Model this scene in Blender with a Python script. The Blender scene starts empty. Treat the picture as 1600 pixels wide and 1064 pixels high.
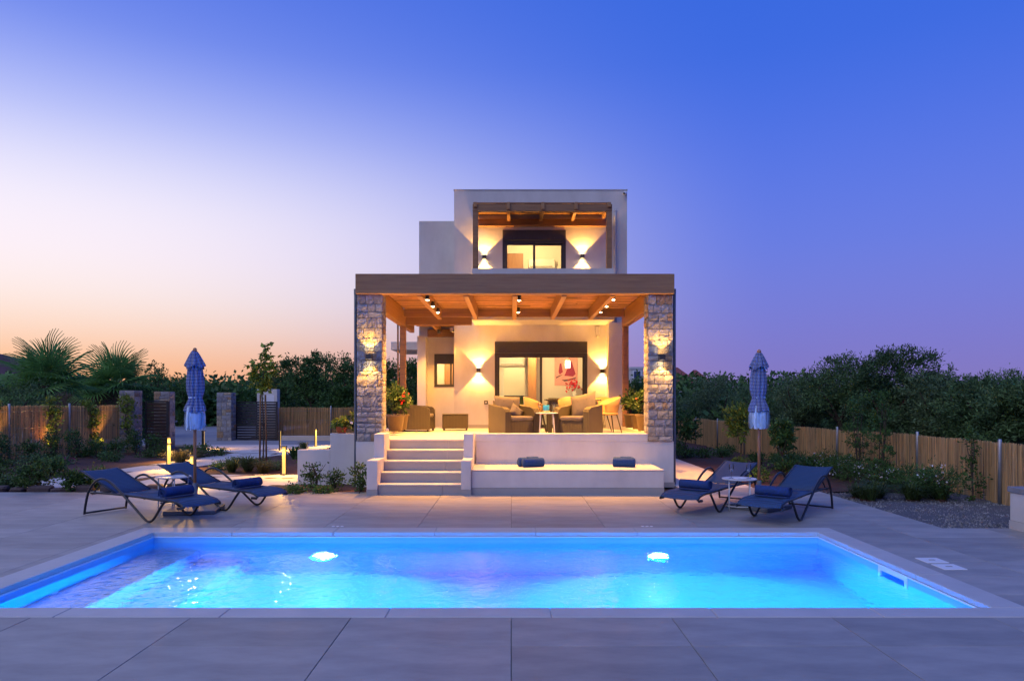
import bpy, bmesh, math, random
import numpy as np
from mathutils import Vector, Matrix

R = math.radians
rnd = random.Random(11)
nr = np.random.default_rng(7)
scene = bpy.context.scene
COL = scene.collection

# ------------------------------------------------------------------ camera
CAM_H = 1.6
F = 1117.0            # focal length in photo pixels (1600 wide)
cam_data = bpy.data.cameras.new('camera')
cam_data.sensor_width = 36.0
cam_data.lens = F / 1600.0 * 36.0
cam_data.shift_x = 1.0 / 1600.0
cam_data.shift_y = 93.0 / 1600.0
cam_data.clip_start = 0.05
cam_data.clip_end = 3000.0
cam = bpy.data.objects.new('camera', cam_data)
COL.objects.link(cam)
cam.location = (0, 0, CAM_H)
cam.rotation_euler = (R(90), 0, 0)
scene.camera = cam

# ------------------------------------------------------------------ render settings
scene.render.engine = 'CYCLES'
cy = scene.cycles
cy.max_bounces = 10
cy.diffuse_bounces = 4
cy.glossy_bounces = 4
cy.transmission_bounces = 8
cy.transparent_max_bounces = 12
cy.caustics_reflective = False
cy.caustics_refractive = True
cy.blur_glossy = 0.15
cy.sample_clamp_indirect = 6.0
cy.use_denoising = True
scene.view_settings.view_transform = 'Standard'
scene.view_settings.look = 'None'
scene.view_settings.gamma = 1.0
scene.view_settings.exposure = 0.0

# ------------------------------------------------------------------ dusk sky
def lin(c):
    out = []
    for x in c:
        x = x / 255.0
        out.append(x / 12.92 if x <= 0.04045 else ((x + 0.055) / 1.055) ** 2.4)
    return (out[0], out[1], out[2], 1.0)

world = bpy.data.worlds.new('World')
scene.world = world
world.use_nodes = True
wn = world.node_tree.nodes
wl = world.node_tree.links
wn.clear()
w_out = wn.new('ShaderNodeOutputWorld')
w_bg = wn.new('ShaderNodeBackground')
w_tc = wn.new('ShaderNodeTexCoord')
w_sep = wn.new('ShaderNodeSeparateXYZ')
wl.new(w_tc.outputs['Generated'], w_sep.inputs[0])

def w_ramp(stops):
    n = wn.new('ShaderNodeValToRGB')
    e = n.color_ramp.elements
    while len(e) < len(stops):
        e.new(0.5)
    n.color_ramp.interpolation = 'B_SPLINE'
    for el, (p, c) in zip(e, stops):
        el.position = p
        el.color = lin(c)
    wl.new(w_sep.outputs['Z'], n.inputs[0])
    return n

SUNSET_AZ = R(-60)    # the sun has gone down to the left of the picture
glow = w_ramp([(0.0, (255, 168, 106)), (0.04, (255, 190, 140)), (0.085, (255, 220, 198)), (0.13, (255, 238, 234)), (0.18, (255, 242, 250)),
               (0.25, (246, 240, 255)), (0.33, (186, 196, 252)), (0.42, (110, 138, 240)), (0.54, (84, 116, 226)), (1.0, (70, 108, 222))])
blue = w_ramp([(0.0, (136, 120, 184)), (0.06, (127, 122, 203)), (0.12, (120, 126, 215)), (0.20, (106, 127, 227)),
               (0.31, (86, 118, 230)), (0.42, (60, 107, 225)), (0.6, (50, 101, 221)), (1.0, (52, 101, 220))])
w_dot = wn.new('ShaderNodeVectorMath'); w_dot.operation = 'DOT_PRODUCT'
wl.new(w_tc.outputs['Generated'], w_dot.inputs[0])
w_dot.inputs[1].default_value = (math.sin(SUNSET_AZ), math.cos(SUNSET_AZ), 0)
w_map = wn.new('ShaderNodeMapRange'); w_map.interpolation_type = 'SMOOTHSTEP'
w_map.inputs['From Min'].default_value = 0.15
w_map.inputs['From Max'].default_value = 0.94
wl.new(w_dot.outputs['Value'], w_map.inputs['Value'])
w_mix = wn.new('ShaderNodeMix'); w_mix.data_type = 'RGBA'
wl.new(w_map.outputs[0], w_mix.inputs[0])
wl.new(blue.outputs[0], w_mix.inputs[6])
wl.new(glow.outputs[0], w_mix.inputs[7])
wl.new(w_mix.outputs[2], w_bg.inputs[0])
w_bg.inputs[1].default_value = 1.0
wl.new(w_bg.outputs[0], w_out.inputs[0])

# added soft fill lamp from behind the camera, lifts the foreground; sun long down
sun_d = bpy.data.lights.new('fill_sun', 'SUN'); sun_d.energy = 1.05; sun_d.angle = R(60); sun_d.color = (1.0, 0.98, 0.86)
sun_o = bpy.data.objects.new('fill_sun', sun_d); COL.objects.link(sun_o)
sun_o.rotation_euler = Vector((0.45, 0.62, -0.75)).to_track_quat('-Z', 'Y').to_euler()

# ------------------------------------------------------------------ materials
MATS = {}
def mat(name, col, rough=0.7, col2=None, scale=4.0, stretch=(1, 1, 1), bump=0.0, bscale=None, metal=0.0, detail=6.0,
        spec=0.5, island=0.0, objrand=None, emit=None, estr=0.0, coat=0.0):
    m = bpy.data.materials.new(name); m.use_nodes = True
    nt = m.node_tree; n = nt.nodes; l = nt.links
    b = n['Principled BSDF']
    b.inputs['Base Color'].default_value = (*col, 1)
    b.inputs['Roughness'].default_value = rough
    b.inputs['Metallic'].default_value = metal
    b.inputs['Specular IOR Level'].default_value = spec
    if coat: b.inputs['Coat Weight'].default_value = coat
    tc = n.new('ShaderNodeTexCoord'); mp = n.new('ShaderNodeMapping')
    mp.inputs['Scale'].default_value = stretch
    l.new(tc.outputs['Object'], mp.inputs[0])
    csock = None
    if objrand:
        oi = n.new('ShaderNodeObjectInfo'); rp = n.new('ShaderNodeValToRGB')
        rp.color_ramp.interpolation = 'CONSTANT' if len(objrand) > 3 else 'LINEAR'
        while len(rp.color_ramp.elements) < len(objrand): rp.color_ramp.elements.new(0.5)
        for i, c in enumerate(objrand):
            rp.color_ramp.elements[i].position = i / len(objrand) if len(objrand) > 3 else i / (len(objrand) - 1)
            rp.color_ramp.elements[i].color = (*c, 1)
        l.new(oi.outputs['Random'], rp.inputs[0]); csock = rp.outputs[0]
    if col2 is not None:
        nz = n.new('ShaderNodeTexNoise'); nz.inputs['Scale'].default_value = scale; nz.inputs['Detail'].default_value = detail
        nz.inputs['Roughness'].default_value = 0.62
        l.new(mp.outputs[0], nz.inputs['Vector'])
        mr = n.new('ShaderNodeMapRange'); mr.inputs['From Min'].default_value = 0.3; mr.inputs['From Max'].default_value = 0.7
        l.new(nz.outputs['Fac'], mr.inputs['Value'])
        mx = n.new('ShaderNodeMix'); mx.data_type = 'RGBA'
        l.new(mr.outputs[0], mx.inputs[0])
        if csock is not None:
            mm = n.new('ShaderNodeMix'); mm.data_type = 'RGBA'; mm.blend_type = 'MULTIPLY'; mm.inputs[0].default_value = 1.0
            mx.inputs[6].default_value = (1, 1, 1, 1); mx.inputs[7].default_value = (*col2, 1)
            l.new(csock, mm.inputs[6]); l.new(mx.outputs[2], mm.inputs[7]); csock = mm.outputs[2]
        else:
            mx.inputs[6].default_value = (*col, 1); mx.inputs[7].default_value = (*col2, 1)
            csock = mx.outputs[2]
    if island:
        ge = n.new('ShaderNodeNewGeometry'); m2 = n.new('ShaderNodeMapRange')
        m2.inputs['To Min'].default_value = 1 - island; m2.inputs['To Max'].default_value = 1 + island
        l.new(ge.outputs['Random Per Island'], m2.inputs['Value'])
        vm = n.new('ShaderNodeVectorMath'); vm.operation = 'SCALE'
        if csock is not None: l.new(csock, vm.inputs[0])
        else: vm.inputs[0].default_value = col
        l.new(m2.outputs[0], vm.inputs['Scale']); csock = vm.outputs[0]
    if csock is not None: l.new(csock, b.inputs['Base Color'])
    if bump:
        nb = n.new('ShaderNodeTexNoise'); nb.inputs['Scale'].default_value = bscale or scale * 4; nb.inputs['Detail'].default_value = 5
        l.new(mp.outputs[0], nb.inputs['Vector'])
        bp = n.new('ShaderNodeBump'); bp.inputs['Strength'].default_value = 0.8; bp.inputs['Distance'].default_value = bump
        l.new(nb.outputs['Fac'], bp.inputs['Height']); l.new(bp.outputs[0], b.inputs['Normal'])
    if emit:
        b.inputs['Emission Color'].default_value = (*emit, 1); b.inputs['Emission Strength'].default_value = estr
    MATS[name] = m
    return m

def leaf_mat(name, c1, c2, rough=0.55, island=0.45, scale=1.6):
    m = mat(name, c1, rough, col2=c2, scale=scale, island=island, spec=0.35, detail=3)
    nt = m.node_tree; b = nt.nodes['Principled BSDF']
    b.inputs['Subsurface Weight'].default_value = 0.0
    tr = nt.nodes.new('ShaderNodeBsdfTranslucent'); mx = nt.nodes.new('ShaderNodeMixShader'); mx.inputs[0].default_value = 0.28
    src = b.inputs['Base Color'].links[0].from_socket
    nt.links.new(src, tr.inputs[0])
    nt.links.new(b.outputs[0], mx.inputs[1]); nt.links.new(tr.outputs[0], mx.inputs[2])
    nt.links.new(mx.outputs[0], nt.nodes['Material Output'].inputs[0])
    return m

M = {}
M['stucco'] = mat('white_stucco', (0.66, 0.64, 0.61), 0.85, col2=(0.53, 0.51, 0.485), scale=1.1, stretch=(1.6, 1.6, 0.8), bump=0.005, bscale=90)
M['stucco_in'] = mat('interior_plaster', (0.78, 0.75, 0.70), 0.8, col2=(0.74, 0.71, 0.66), scale=1.0)
M['tile'] = mat('porcelain_tile', (0.36, 0.34, 0.325), 0.5, col2=(0.62, 0.62, 0.63), scale=1.7, stretch=(0.8, 2.2, 1), bump=0.0012, bscale=70,
                objrand=[(0.33, 0.31, 0.28), (0.42, 0.395, 0.36)], detail=8)
M['tile_warm'] = mat('porch_tile', (0.62, 0.58, 0.53), 0.5, col2=(0.54, 0.51, 0.46), scale=2.0, bump=0.001, bscale=60, detail=8)
M['riser'] = mat('step_tile', (0.36, 0.345, 0.34), 0.6, col2=(0.31, 0.30, 0.29), scale=2.0, bump=0.0012, bscale=60, detail=8)
M['tread'] = mat('step_tread', (0.55, 0.53, 0.50), 0.55, col2=(0.47, 0.45, 0.43), scale=2.5, bump=0.001, bscale=60)
M['grout'] = mat('dark_grout', (0.15, 0.145, 0.14), 0.9, col2=(0.11, 0.11, 0.11), scale=20)
M['coping'] = mat('pool_coping', (0.50, 0.49, 0.48), 0.5, col2=(0.43, 0.42, 0.41), scale=2.5, bump=0.001, bscale=80)
M['liner'] = mat('pool_liner', (0.22, 0.56, 0.84), 0.35, col2=(0.19, 0.52, 0.82), scale=1.5)
M['white_plastic'] = mat('white_plastic', (0.75, 0.76, 0.78), 0.35, col2=(0.7, 0.71, 0.73), scale=6)
M['path'] = mat('path_concrete', (0.56, 0.53, 0.49), 0.8, col2=(0.46, 0.44, 0.41), scale=1.8, bump=0.003, bscale=60, detail=9)
M['soil'] = mat('red_soil', (0.085, 0.036, 0.022), 0.95, col2=(0.045, 0.02, 0.014), scale=2.5, bump=0.05, bscale=9, detail=10)
M['ground'] = mat('dry_ground', (0.065, 0.035, 0.022), 0.95, col2=(0.035, 0.03, 0.016), scale=0.35, bump=0.06, bscale=5, detail=10)
M['drive'] = mat('driveway_concrete', (0.27, 0.27, 0.28), 0.9, col2=(0.20, 0.20, 0.21), scale=0.9, bump=0.006, bscale=30, detail=9)
M['gravel'] = mat('gravel_base', (0.13, 0.13, 0.14), 0.95, col2=(0.06, 0.06, 0.065), scale=30, bump=0.02, bscale=45)
M['pebble'] = mat('grey_pebbles', (0.20, 0.20, 0.21), 0.85, island=0.6, col2=(0.15, 0.15, 0.16), scale=3)
M['wood'] = mat('pergola_wood', (0.36, 0.18, 0.07), 0.55, col2=(0.21, 0.105, 0.045), scale=3, stretch=(1, 1, 7), bump=0.002, bscale=12)
M['wood_x'] = mat('pergola_wood_cross', (0.33, 0.17, 0.07), 0.6, col2=(0.20, 0.10, 0.042), scale=3, stretch=(0.5, 8, 9), bump=0.002, bscale=9, detail=9)
M['wood_y'] = mat('pergola_wood_rafter', (0.38, 0.20, 0.075), 0.5, col2=(0.29, 0.145, 0.055), scale=3, stretch=(8, 0.5, 9), bump=0.002, bscale=9)
M['reed_roof'] = mat('reed_ceiling', (0.60, 0.34, 0.115), 0.8, col2=(0.36, 0.19, 0.06), scale=5, stretch=(1, 14, 1), island=0.65)
M['reed'] = mat('fence_reed', (0.74, 0.50, 0.23), 0.85, col2=(0.46, 0.29, 0.12), scale=5, stretch=(14, 14, 0.8), island=0.38)
M['galv'] = mat('galvanised_post', (0.42, 0.44, 0.46), 0.4, col2=(0.33, 0.35, 0.37), scale=8, metal=0.7)
M['stone'] = mat('rubble_stone', (0.3, 0.28, 0.25), 0.9, col2=(0.42, 0.40, 0.38), scale=9, bump=0.018, bscale=24, detail=9,
                 objrand=[(0.34, 0.34, 0.36), (0.42, 0.40, 0.37), (0.24, 0.25, 0.29), (0.40, 0.39, 0.40), (0.46, 0.40, 0.30), (0.36, 0.37, 0.40), (0.28, 0.28, 0.31), (0.40, 0.28, 0.17), (0.50, 0.48, 0.44), (0.33, 0.33, 0.35)])
M['mortar'] = mat('mortar', (0.40, 0.37, 0.32), 0.95, col2=(0.30, 0.28, 0.25), scale=12, bump=0.006, bscale=60)
M['alu'] = mat('anthracite_aluminium', (0.045, 0.040, 0.034), 0.45, col2=(0.038, 0.034, 0.03), scale=9, spec=0.5)
M['black'] = mat('black_powdercoat', (0.014, 0.014, 0.016), 0.42, col2=(0.02, 0.02, 0.022), scale=10)
M['darkframe'] = mat('graphite_tube', (0.026, 0.028, 0.036), 0.3, col2=(0.02, 0.021, 0.028), scale=12, metal=0.3)
M['gate'] = mat('gate_slat', (0.030, 0.032, 0.038), 0.5, col2=(0.024, 0.025, 0.03), scale=6)
M['gate_brown'] = mat('gate_wood_slat', (0.055, 0.028, 0.016), 0.6, col2=(0.04, 0.02, 0.012), scale=6, stretch=(1, 1, 6))
M['pipe'] = mat('grey_pipe', (0.40, 0.40, 0.42), 0.4, col2=(0.36, 0.36, 0.38), scale=7)
M['pipe_dark'] = mat('dark_pipe', (0.10, 0.12, 0.16), 0.4, col2=(0.08, 0.10, 0.13), scale=7)
M['wicker'] = mat('brown_wicker', (0.16, 0.105, 0.062), 0.6, col2=(0.10, 0.066, 0.04), scale=3)
M['cushion'] = mat('beige_cushion', (0.115, 0.10, 0.098), 0.9, col2=(0.09, 0.08, 0.078), scale=8, bump=0.003, bscale=120)
M['pillow_y'] = mat('ochre_pillow', (0.45, 0.30, 0.12), 0.9, col2=(0.38, 0.25, 0.10), scale=8, bump=0.003, bscale=100)
M['towel'] = mat('navy_towel', (0.018, 0.050, 0.17), 0.95, col2=(0.013, 0.036, 0.13), scale=30, bump=0.006, bscale=160)
M['towel_l'] = mat('blue_towel', (0.008, 0.055, 0.21), 0.95, col2=(0.006, 0.04, 0.15), scale=30, bump=0.006, bscale=160)
M['tan_shell'] = mat('tan_shell', (0.42, 0.27, 0.12), 0.55, col2=(0.35, 0.22, 0.10), scale=4)
M['terracotta'] = mat('terracotta', (0.55, 0.12, 0.03), 0.6, col2=(0.42, 0.09, 0.025), scale=8)
M['pot'] = mat('brown_pot', (0.10, 0.065, 0.042), 0.6, col2=(0.075, 0.05, 0.033), scale=8)
M['pole_wood'] = mat('umbrella_pole', (0.46, 0.20, 0.085), 0.45, col2=(0.34, 0.14, 0.06), scale=5, stretch=(6, 6, 0.6))
M['base_grey'] = mat('umbrella_base', (0.13, 0.15, 0.19), 0.55, col2=(0.10, 0.12, 0.15), scale=8)
M['table_white'] = mat('white_table_metal', (0.62, 0.62, 0.63), 0.35, col2=(0.56, 0.56, 0.58), scale=8)
M['fringe'] = mat('pale_fringe', (0.55, 0.66, 0.78), 0.9, island=0.25, col2=(0.45, 0.58, 0.74), scale=9)
M['timber'] = mat('timber', (0.20, 0.12, 0.06), 0.8, col2=(0.12, 0.075, 0.04), scale=6, stretch=(6, 6, 0.8), bump=0.004, bscale=30)
M['bark'] = mat('bark', (0.10, 0.075, 0.055), 0.95, col2=(0.05, 0.038, 0.028), scale=9, stretch=(3, 3, 0.6), bump=0.02, bscale=20)
M['door_wood'] = mat('interior_wood', (0.38, 0.19, 0.07), 0.45, col2=(0.28, 0.13, 0.05), scale=3, stretch=(9, 9, 0.8))
M['grey_top'] = mat('grey_worktop', (0.22, 0.25, 0.29), 0.25, col2=(0.18, 0.20, 0.24), scale=7)
M['far_wall'] = mat('far_house_wall', (0.55, 0.55, 0.56), 0.85, col2=(0.48, 0.48, 0.50), scale=0.6)
M['roof_tile'] = mat('far_roof_tile', (0.28, 0.075, 0.045), 0.8, col2=(0.20, 0.05, 0.03), scale=3)
M['far_window'] = mat('far_window', (0.03, 0.06, 0.14), 0.15, col2=(0.025, 0.05, 0.12), scale=3)
M['hill'] = mat('far_hill', (0.10, 0.055, 0.06), 0.95, col2=(0.06, 0.04, 0.045), scale=0.05)
M['leaf_olive'] = leaf_mat('olive_leaf', (0.13, 0.23, 0.08), (0.05, 0.105, 0.035))
M['leaf_olive2'] = leaf_mat('olive_leaf_silver', (0.17, 0.26, 0.115), (0.075, 0.13, 0.05))
M['leaf_olive3'] = leaf_mat('olive_leaf_deep', (0.09, 0.17, 0.06), (0.035, 0.08, 0.025))
M['leaf_pot'] = leaf_mat('pot_leaf', (0.04, 0.09, 0.022), (0.018, 0.045, 0.012))
M['leaf_dark'] = leaf_mat('dark_leaf', (0.085, 0.19, 0.045), (0.034, 0.085, 0.02))
M['leaf_green'] = leaf_mat('green_leaf', (0.075, 0.150, 0.028), (0.038, 0.085, 0.018))
M['leaf_lime'] = leaf_mat('lime_leaf', (0.22, 0.30, 0.045), (0.12, 0.19, 0.028))
M['leaf_palm'] = leaf_mat('palm_leaf', (0.18, 0.38, 0.10), (0.10, 0.25, 0.06), island=0.25)
M['grass'] = leaf_mat('grass_blade', (0.075, 0.125, 0.030), (0.045, 0.075, 0.02))
M['grass_dry'] = leaf_mat('dry_grass_blade', (0.24, 0.20, 0.06), (0.12, 0.11, 0.03))
M['flower_red'] = mat('red_petal', (0.65, 0.02, 0.025), 0.7, island=0.3)
M['flower_pink'] = mat('magenta_petal', (0.25, 0.03, 0.12), 0.7, island=0.3)
M['flower_white'] = mat('white_petal', (0.7, 0.68, 0.72), 0.7, island=0.2)
M['rope_stone'] = mat('bed_edging_stone', (0.32, 0.29, 0.27), 0.9, col2=(0.22, 0.20, 0.19), scale=6, bump=0.01, bscale=25)
M['screen_frame'] = mat('steel', (0.5, 0.5, 0.52), 0.25, metal=0.9, col2=(0.45, 0.45, 0.47), scale=9)
WARM = (1.0, 0.47, 0.09)
M['lamp_glow'] = mat('warm_lamp_glow', (1, 0.85, 0.6), 0.5, emit=(1.0, 0.72, 0.34), estr=70.0)
M['led_glow'] = mat('bollard_led', (0.25, 0.18, 0.08), 0.5, emit=(1.0, 0.60, 0.13), estr=1.0)
M['spot_glow'] = mat('downlight_glow', (1, 0.9, 0.7), 0.5, emit=(1.0, 0.76, 0.42), estr=40.0)
M['pendant_glow'] = mat('pendant_glow', (1, 0.9, 0.7), 0.5, emit=(1.0, 0.80, 0.45), estr=6.0)
M['pool_glow'] = mat('pool_light_glow', (0.9, 0.95, 1), 0.5, emit=(0.55, 0.85, 1.0), estr=26.0)

# woven effects
def weave(name, c1, c2, sx, sz, rough=0.7, depth=0.004):
    m = bpy.data.materials.new(name); m.use_nodes = True
    nt = m.node_tree; n = nt.nodes; l = nt.links; b = n['Principled BSDF']
    b.inputs['Roughness'].default_value = rough
    tc = n.new('ShaderNodeTexCoord')
    outs = []
    for d, s in (('X', sx), ('Y', sx), ('Z', sz)):
        w = n.new('ShaderNodeTexWave'); w.bands_direction = d; w.inputs['Scale'].default_value = s
        w.inputs['Distortion'].default_value = 0.6; w.inputs['Detail'].default_value = 1.0
        l.new(tc.outputs['Object'], w.inputs[0]); outs.append(w)
    a = n.new('ShaderNodeMath'); a.operation = 'ADD'; l.new(outs[0].outputs['Fac'], a.inputs[0]); l.new(outs[1].outputs['Fac'], a.inputs[1])
    p = n.new('ShaderNodeMath'); p.operation = 'MULTIPLY'; l.new(a.outputs[0], p.inputs[0]); l.new(outs[2].outputs['Fac'], p.inputs[1])
    mx = n.new('ShaderNodeMix'); mx.data_type = 'RGBA'; mx.inputs[6].default_value = (*c2, 1); mx.inputs[7].default_value = (*c1, 1)
    l.new(p.outputs[0], mx.inputs[0]); l.new(mx.outputs[2], b.inputs['Base Color'])
    bp = n.new('ShaderNodeBump'); bp.inputs['Distance'].default_value = depth; l.new(p.outputs[0], bp.inputs['Height']); l.new(bp.outputs[0], b.inputs['Normal'])
    return m
M['wicker'] = weave('brown_wicker_weave', (0.055, 0.040, 0.028), (0.02, 0.0145, 0.0105), 9, 16, 0.6, 0.006)
M['sling'] = weave('blue_sling_fabric', (0.034, 0.085, 0.19), (0.014, 0.036, 0.085), 22, 22, 0.75, 0.002)

def stripe_mat():
    m = bpy.data.materials.new('striped_umbrella_fabric'); m.use_nodes = True
    nt = m.node_tree; n = nt.nodes; l = nt.links; b = n['Principled BSDF']; b.inputs['Roughness'].default_value = 0.9
    tc = n.new('ShaderNodeTexCoord')
    w = n.new('ShaderNodeTexWave'); w.bands_direction = 'Z'; w.inputs['Scale'].default_value = 15.0
    w.inputs['Distortion'].default_value = 1.0; w.inputs['Detail'].default_value = 2
    l.new(tc.outputs['Object'], w.inputs[0])
    rp = n.new('ShaderNodeValToRGB'); rp.color_ramp.elements[0].position = 0.66; rp.color_ramp.elements[1].position = 0.80
    rp.color_ramp.elements[0].color = (0.018, 0.035, 0.15, 1); rp.color_ramp.elements[1].color = (0.36, 0.40, 0.55, 1)
    l.new(w.outputs['Fac'], rp.inputs[0]); l.new(rp.outputs[0], b.inputs['Base Color'])
    return m
M['stripe'] = stripe_mat()

def glass_pane(name, tint=(1, 1, 1)):
    m = bpy.data.materials.new(name); m.use_nodes = True
    nt = m.node_tree; n = nt.nodes; l = nt.links; n.remove(n['Principled BSDF'])
    t = n.new('ShaderNodeBsdfTransparent'); t.inputs[0].default_value = (*tint, 1)
    g = n.new('ShaderNodeBsdfGlossy'); g.inputs['Roughness'].default_value = 0.02
    fr = n.new('ShaderNodeFresnel'); fr.inputs[0].default_value = 1.5
    mx = n.new('ShaderNodeMixShader'); l.new(fr.outputs[0], mx.inputs[0]); l.new(t.outputs[0], mx.inputs[1]); l.new(g.outputs[0], mx.inputs[2])
    l.new(mx.outputs[0], n['Material Output'].inputs[0])
    return m
M['pane'] = glass_pane('window_glass', (0.94, 0.95, 0.94))
M['glassware'] = glass_pane('clear_glass', (0.93, 0.95, 0.97))
M['bucket'] = mat('blue_glass_candle', (0.05, 0.35, 0.65), 0.15, col2=(0.04, 0.28, 0.55), scale=5)

def water_mat():
    m = bpy.data.materials.new('pool_water'); m.use_nodes = True
    nt = m.node_tree; n = nt.nodes; l = nt.links; b = n['Principled BSDF']
    b.inputs['Base Color'].default_value = (1, 1, 1, 1); b.inputs['Roughness'].default_value = 0.0
    b.inputs['IOR'].default_value = 1.333; b.inputs['Transmission Weight'].default_value = 1.0
    tc = n.new('ShaderNodeTexCoord')
    prev = None
    for sc_, dist, st in ((2.6, 0.010, 1.0), (6.0, 0.010, 1.0), (12.0, 0.0055, 1.0), (30.0, 0.0018, 1.0)):
        nz = n.new('ShaderNodeTexNoise'); nz.inputs['Scale'].default_value = sc_; nz.inputs['Detail'].default_value = 2.0
        nz.inputs['Distortion'].default_value = 0.4
        l.new(tc.outputs['Object'], nz.inputs['Vector'])
        bp = n.new('ShaderNodeBump'); bp.inputs['Strength'].default_value = st; bp.inputs['Distance'].default_value = dist
        l.new(nz.outputs['Fac'], bp.inputs['Height'])
        if prev is not None: l.new(prev, bp.inputs['Normal'])
        prev = bp.outputs[0]
    l.new(prev, b.inputs['Normal'])
    return m
M['water'] = water_mat()

# ------------------------------------------------------------------ mesh helpers
class MB:
    def __init__(s): s.v = []; s.f = []
    def add(s, vs, fs):
        o = len(s.v); s.v += [tuple(p) for p in vs]; s.f += [tuple(i + o for i in f) for f in fs]; return s
    def box(s, x0, x1, y0, y1, z0, z1):
        return s.add([(x0,y0,z0),(x1,y0,z0),(x1,y1,z0),(x0,y1,z0),(x0,y0,z1),(x1,y0,z1),(x1,y1,z1),(x0,y1,z1)],
                     [(0,3,2,1),(4,5,6,7),(0,1,5,4),(1,2,6,5),(2,3,7,6),(3,0,4,7)])
    def cbox(s, x0, x1, y0, y1, z0, z1, c=0.01, jit=0.0):
        lo = (x0, y0, z0); hi = (x1, y1, z1); vs = []; idx = {}
        for i in (0, 1):
            for j in (0, 1):
                for k in (0, 1):
                    for ax in range(3):
                        p = [0, 0, 0]
                        for a, bit in enumerate((i, j, k)):
                            base = hi[a] if bit else lo[a]
                            p[a] = base if a == ax else base + (-c if bit else c)
                        if jit: p = [q + rnd.uniform(-jit, jit) for q in p]
                        idx[(i, j, k, ax)] = len(vs); vs.append(p)
        fs = []
        for ax in range(3):
            o = [a for a in range(3) if a != ax]
            for bit in (0, 1):
                q = []
                for (p, r) in ((0, 0), (1, 0), (1, 1), (0, 1)):
                    t = [0, 0, 0]; t[ax] = bit; t[o[0]] = p; t[o[1]] = r; q.append(idx[(*t, ax)])
                fs.append(q)
        for ax in range(3):
            o = [a for a in range(3) if a != ax]
            for p in (0, 1):
                for r in (0, 1):
                    t0 = [0, 0, 0]; t0[o[0]] = p; t0[o[1]] = r; t1 = list(t0); t1[ax] = 1
                    fs.append((idx[(*t0, o[0])], idx[(*t1, o[0])], idx[(*t1, o[1])], idx[(*t0, o[1])]))
        for i in (0, 1):
            for j in (0, 1):
                for k in (0, 1): fs.append(tuple(idx[(i, j, k, a)] for a in range(3)))
        return s.add(vs, fs)
    def tube(s, pts, r, n=8, cap=True):
        pts = [Vector(p) for p in pts]; m = len(pts)
        rs = r if isinstance(r, (list, tuple)) else [r] * m
        up = None; rings = []
        for i, p in enumerate(pts):
            t = (pts[min(i + 1, m - 1)] - pts[max(i - 1, 0)]).normalized()
            if up is None:
                a = Vector((0, 0, 1)) if abs(t.z) < 0.9 else Vector((1, 0, 0))
                up = (a - t * a.dot(t)).normalized()
            else:
                up = (up - t * up.dot(t)).normalized()
            sd = t.cross(up)
            rings.append([p + (up * math.cos(2 * math.pi * k / n) + sd * math.sin(2 * math.pi * k / n)) * rs[i] for k in range(n)])
        vs = [q for rg in rings for q in rg]; fs = []
        for i in range(m - 1):
            for k in range(n):
                a = i * n + k; b = i * n + (k + 1) % n
                fs.append((a, b, b + n, a + n))
        if cap:
            fs.append(tuple(range(n - 1, -1, -1))); fs.append(tuple(range((m - 1) * n, m * n)))
        return s.add(vs, fs)
    def lathe(s, prof, n=16, c=(0, 0, 0), cap=True, fold=0.0, k=8, ph=0.0, sx=1.0, sy=1.0):
        vs = []; fs = []
        for i, (r, z) in enumerate(prof):
            for j in range(n):
                a = 2 * math.pi * j / n
                rr = r * (1 + (fold if not callable(fold) else fold(z)) * math.cos(k * a + ph + z * 1.3))
                vs.append((c[0] + rr * math.cos(a) * sx, c[1] + rr * math.sin(a) * sy, c[2] + z))
        for i in range(len(prof) - 1):
            for j in range(n):
                a = i * n + j; b = i * n + (j + 1) % n
                fs.append((a, b, b + n, a + n))
        if cap:
            fs.append(tuple(range(n - 1, -1, -1))); fs.append(tuple(range((len(prof) - 1) * n, len(prof) * n)))
        return s.add(vs, fs)
    def prism(s, poly, z0, z1):
        n = len(poly)
        vs = [(x, y, z0) for x, y in poly] + [(x, y, z1) for x, y in poly]
        fs = [tuple(range(n - 1, -1, -1)), tuple(range(n, 2 * n))] + [(i, (i + 1) % n, (i + 1) % n + n, i + n) for i in range(n)]
        return s.add(vs, fs)
    def extr(s, poly, a0, a1, plane='xz'):
        """polygon in a vertical plane pushed along the third axis"""
        n = len(poly)
        if plane == 'xz': vs = [(p, a0, q) for p, q in poly] + [(p, a1, q) for p, q in poly]
        else: vs = [(a0, p, q) for p, q in poly] + [(a1, p, q) for p, q in poly]
        fs = [tuple(range(n - 1, -1, -1)), tuple(range(n, 2 * n))] + [(i, (i + 1) % n, (i + 1) % n + n, i + n) for i in range(n)]
        return s.add(vs, fs)
    def pillow(s, w, d, h, n=8):
        """soft cushion centred on the origin"""
        vs = []; fs = []
        for side in (1, -1):
            for i in range(n + 1):
                for j in range(n + 1):
                    u = i / n * 2 - 1; v = j / n * 2 - 1
                    e = max(0.0, (1 - abs(u) ** 3.2) * (1 - abs(v) ** 3.2)) ** 0.55
                    pin = 1 - 0.07 * (1 - (1 - abs(u)) ) * (1 - abs(v)) - 0.0
                    vs.append((u * w / 2 * (1 - 0.06 * (1 - v * v)), v * d / 2 * (1 - 0.06 * (1 - u * u)), side * h / 2 * e))
        m = (n + 1) ** 2
        for sdi in (0, 1):
            for i in range(n):
                for j in range(n):
                    a = sdi * m + i * (n + 1) + j
                    q = (a, a + n + 1, a + n + 2, a + 1); fs.append(q if sdi == 0 else q[::-1])
        return s.add(vs, fs)
    def xf(s, mtx):
        s.v = [tuple(mtx @ Vector(p)) for p in s.v]; return s
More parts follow.
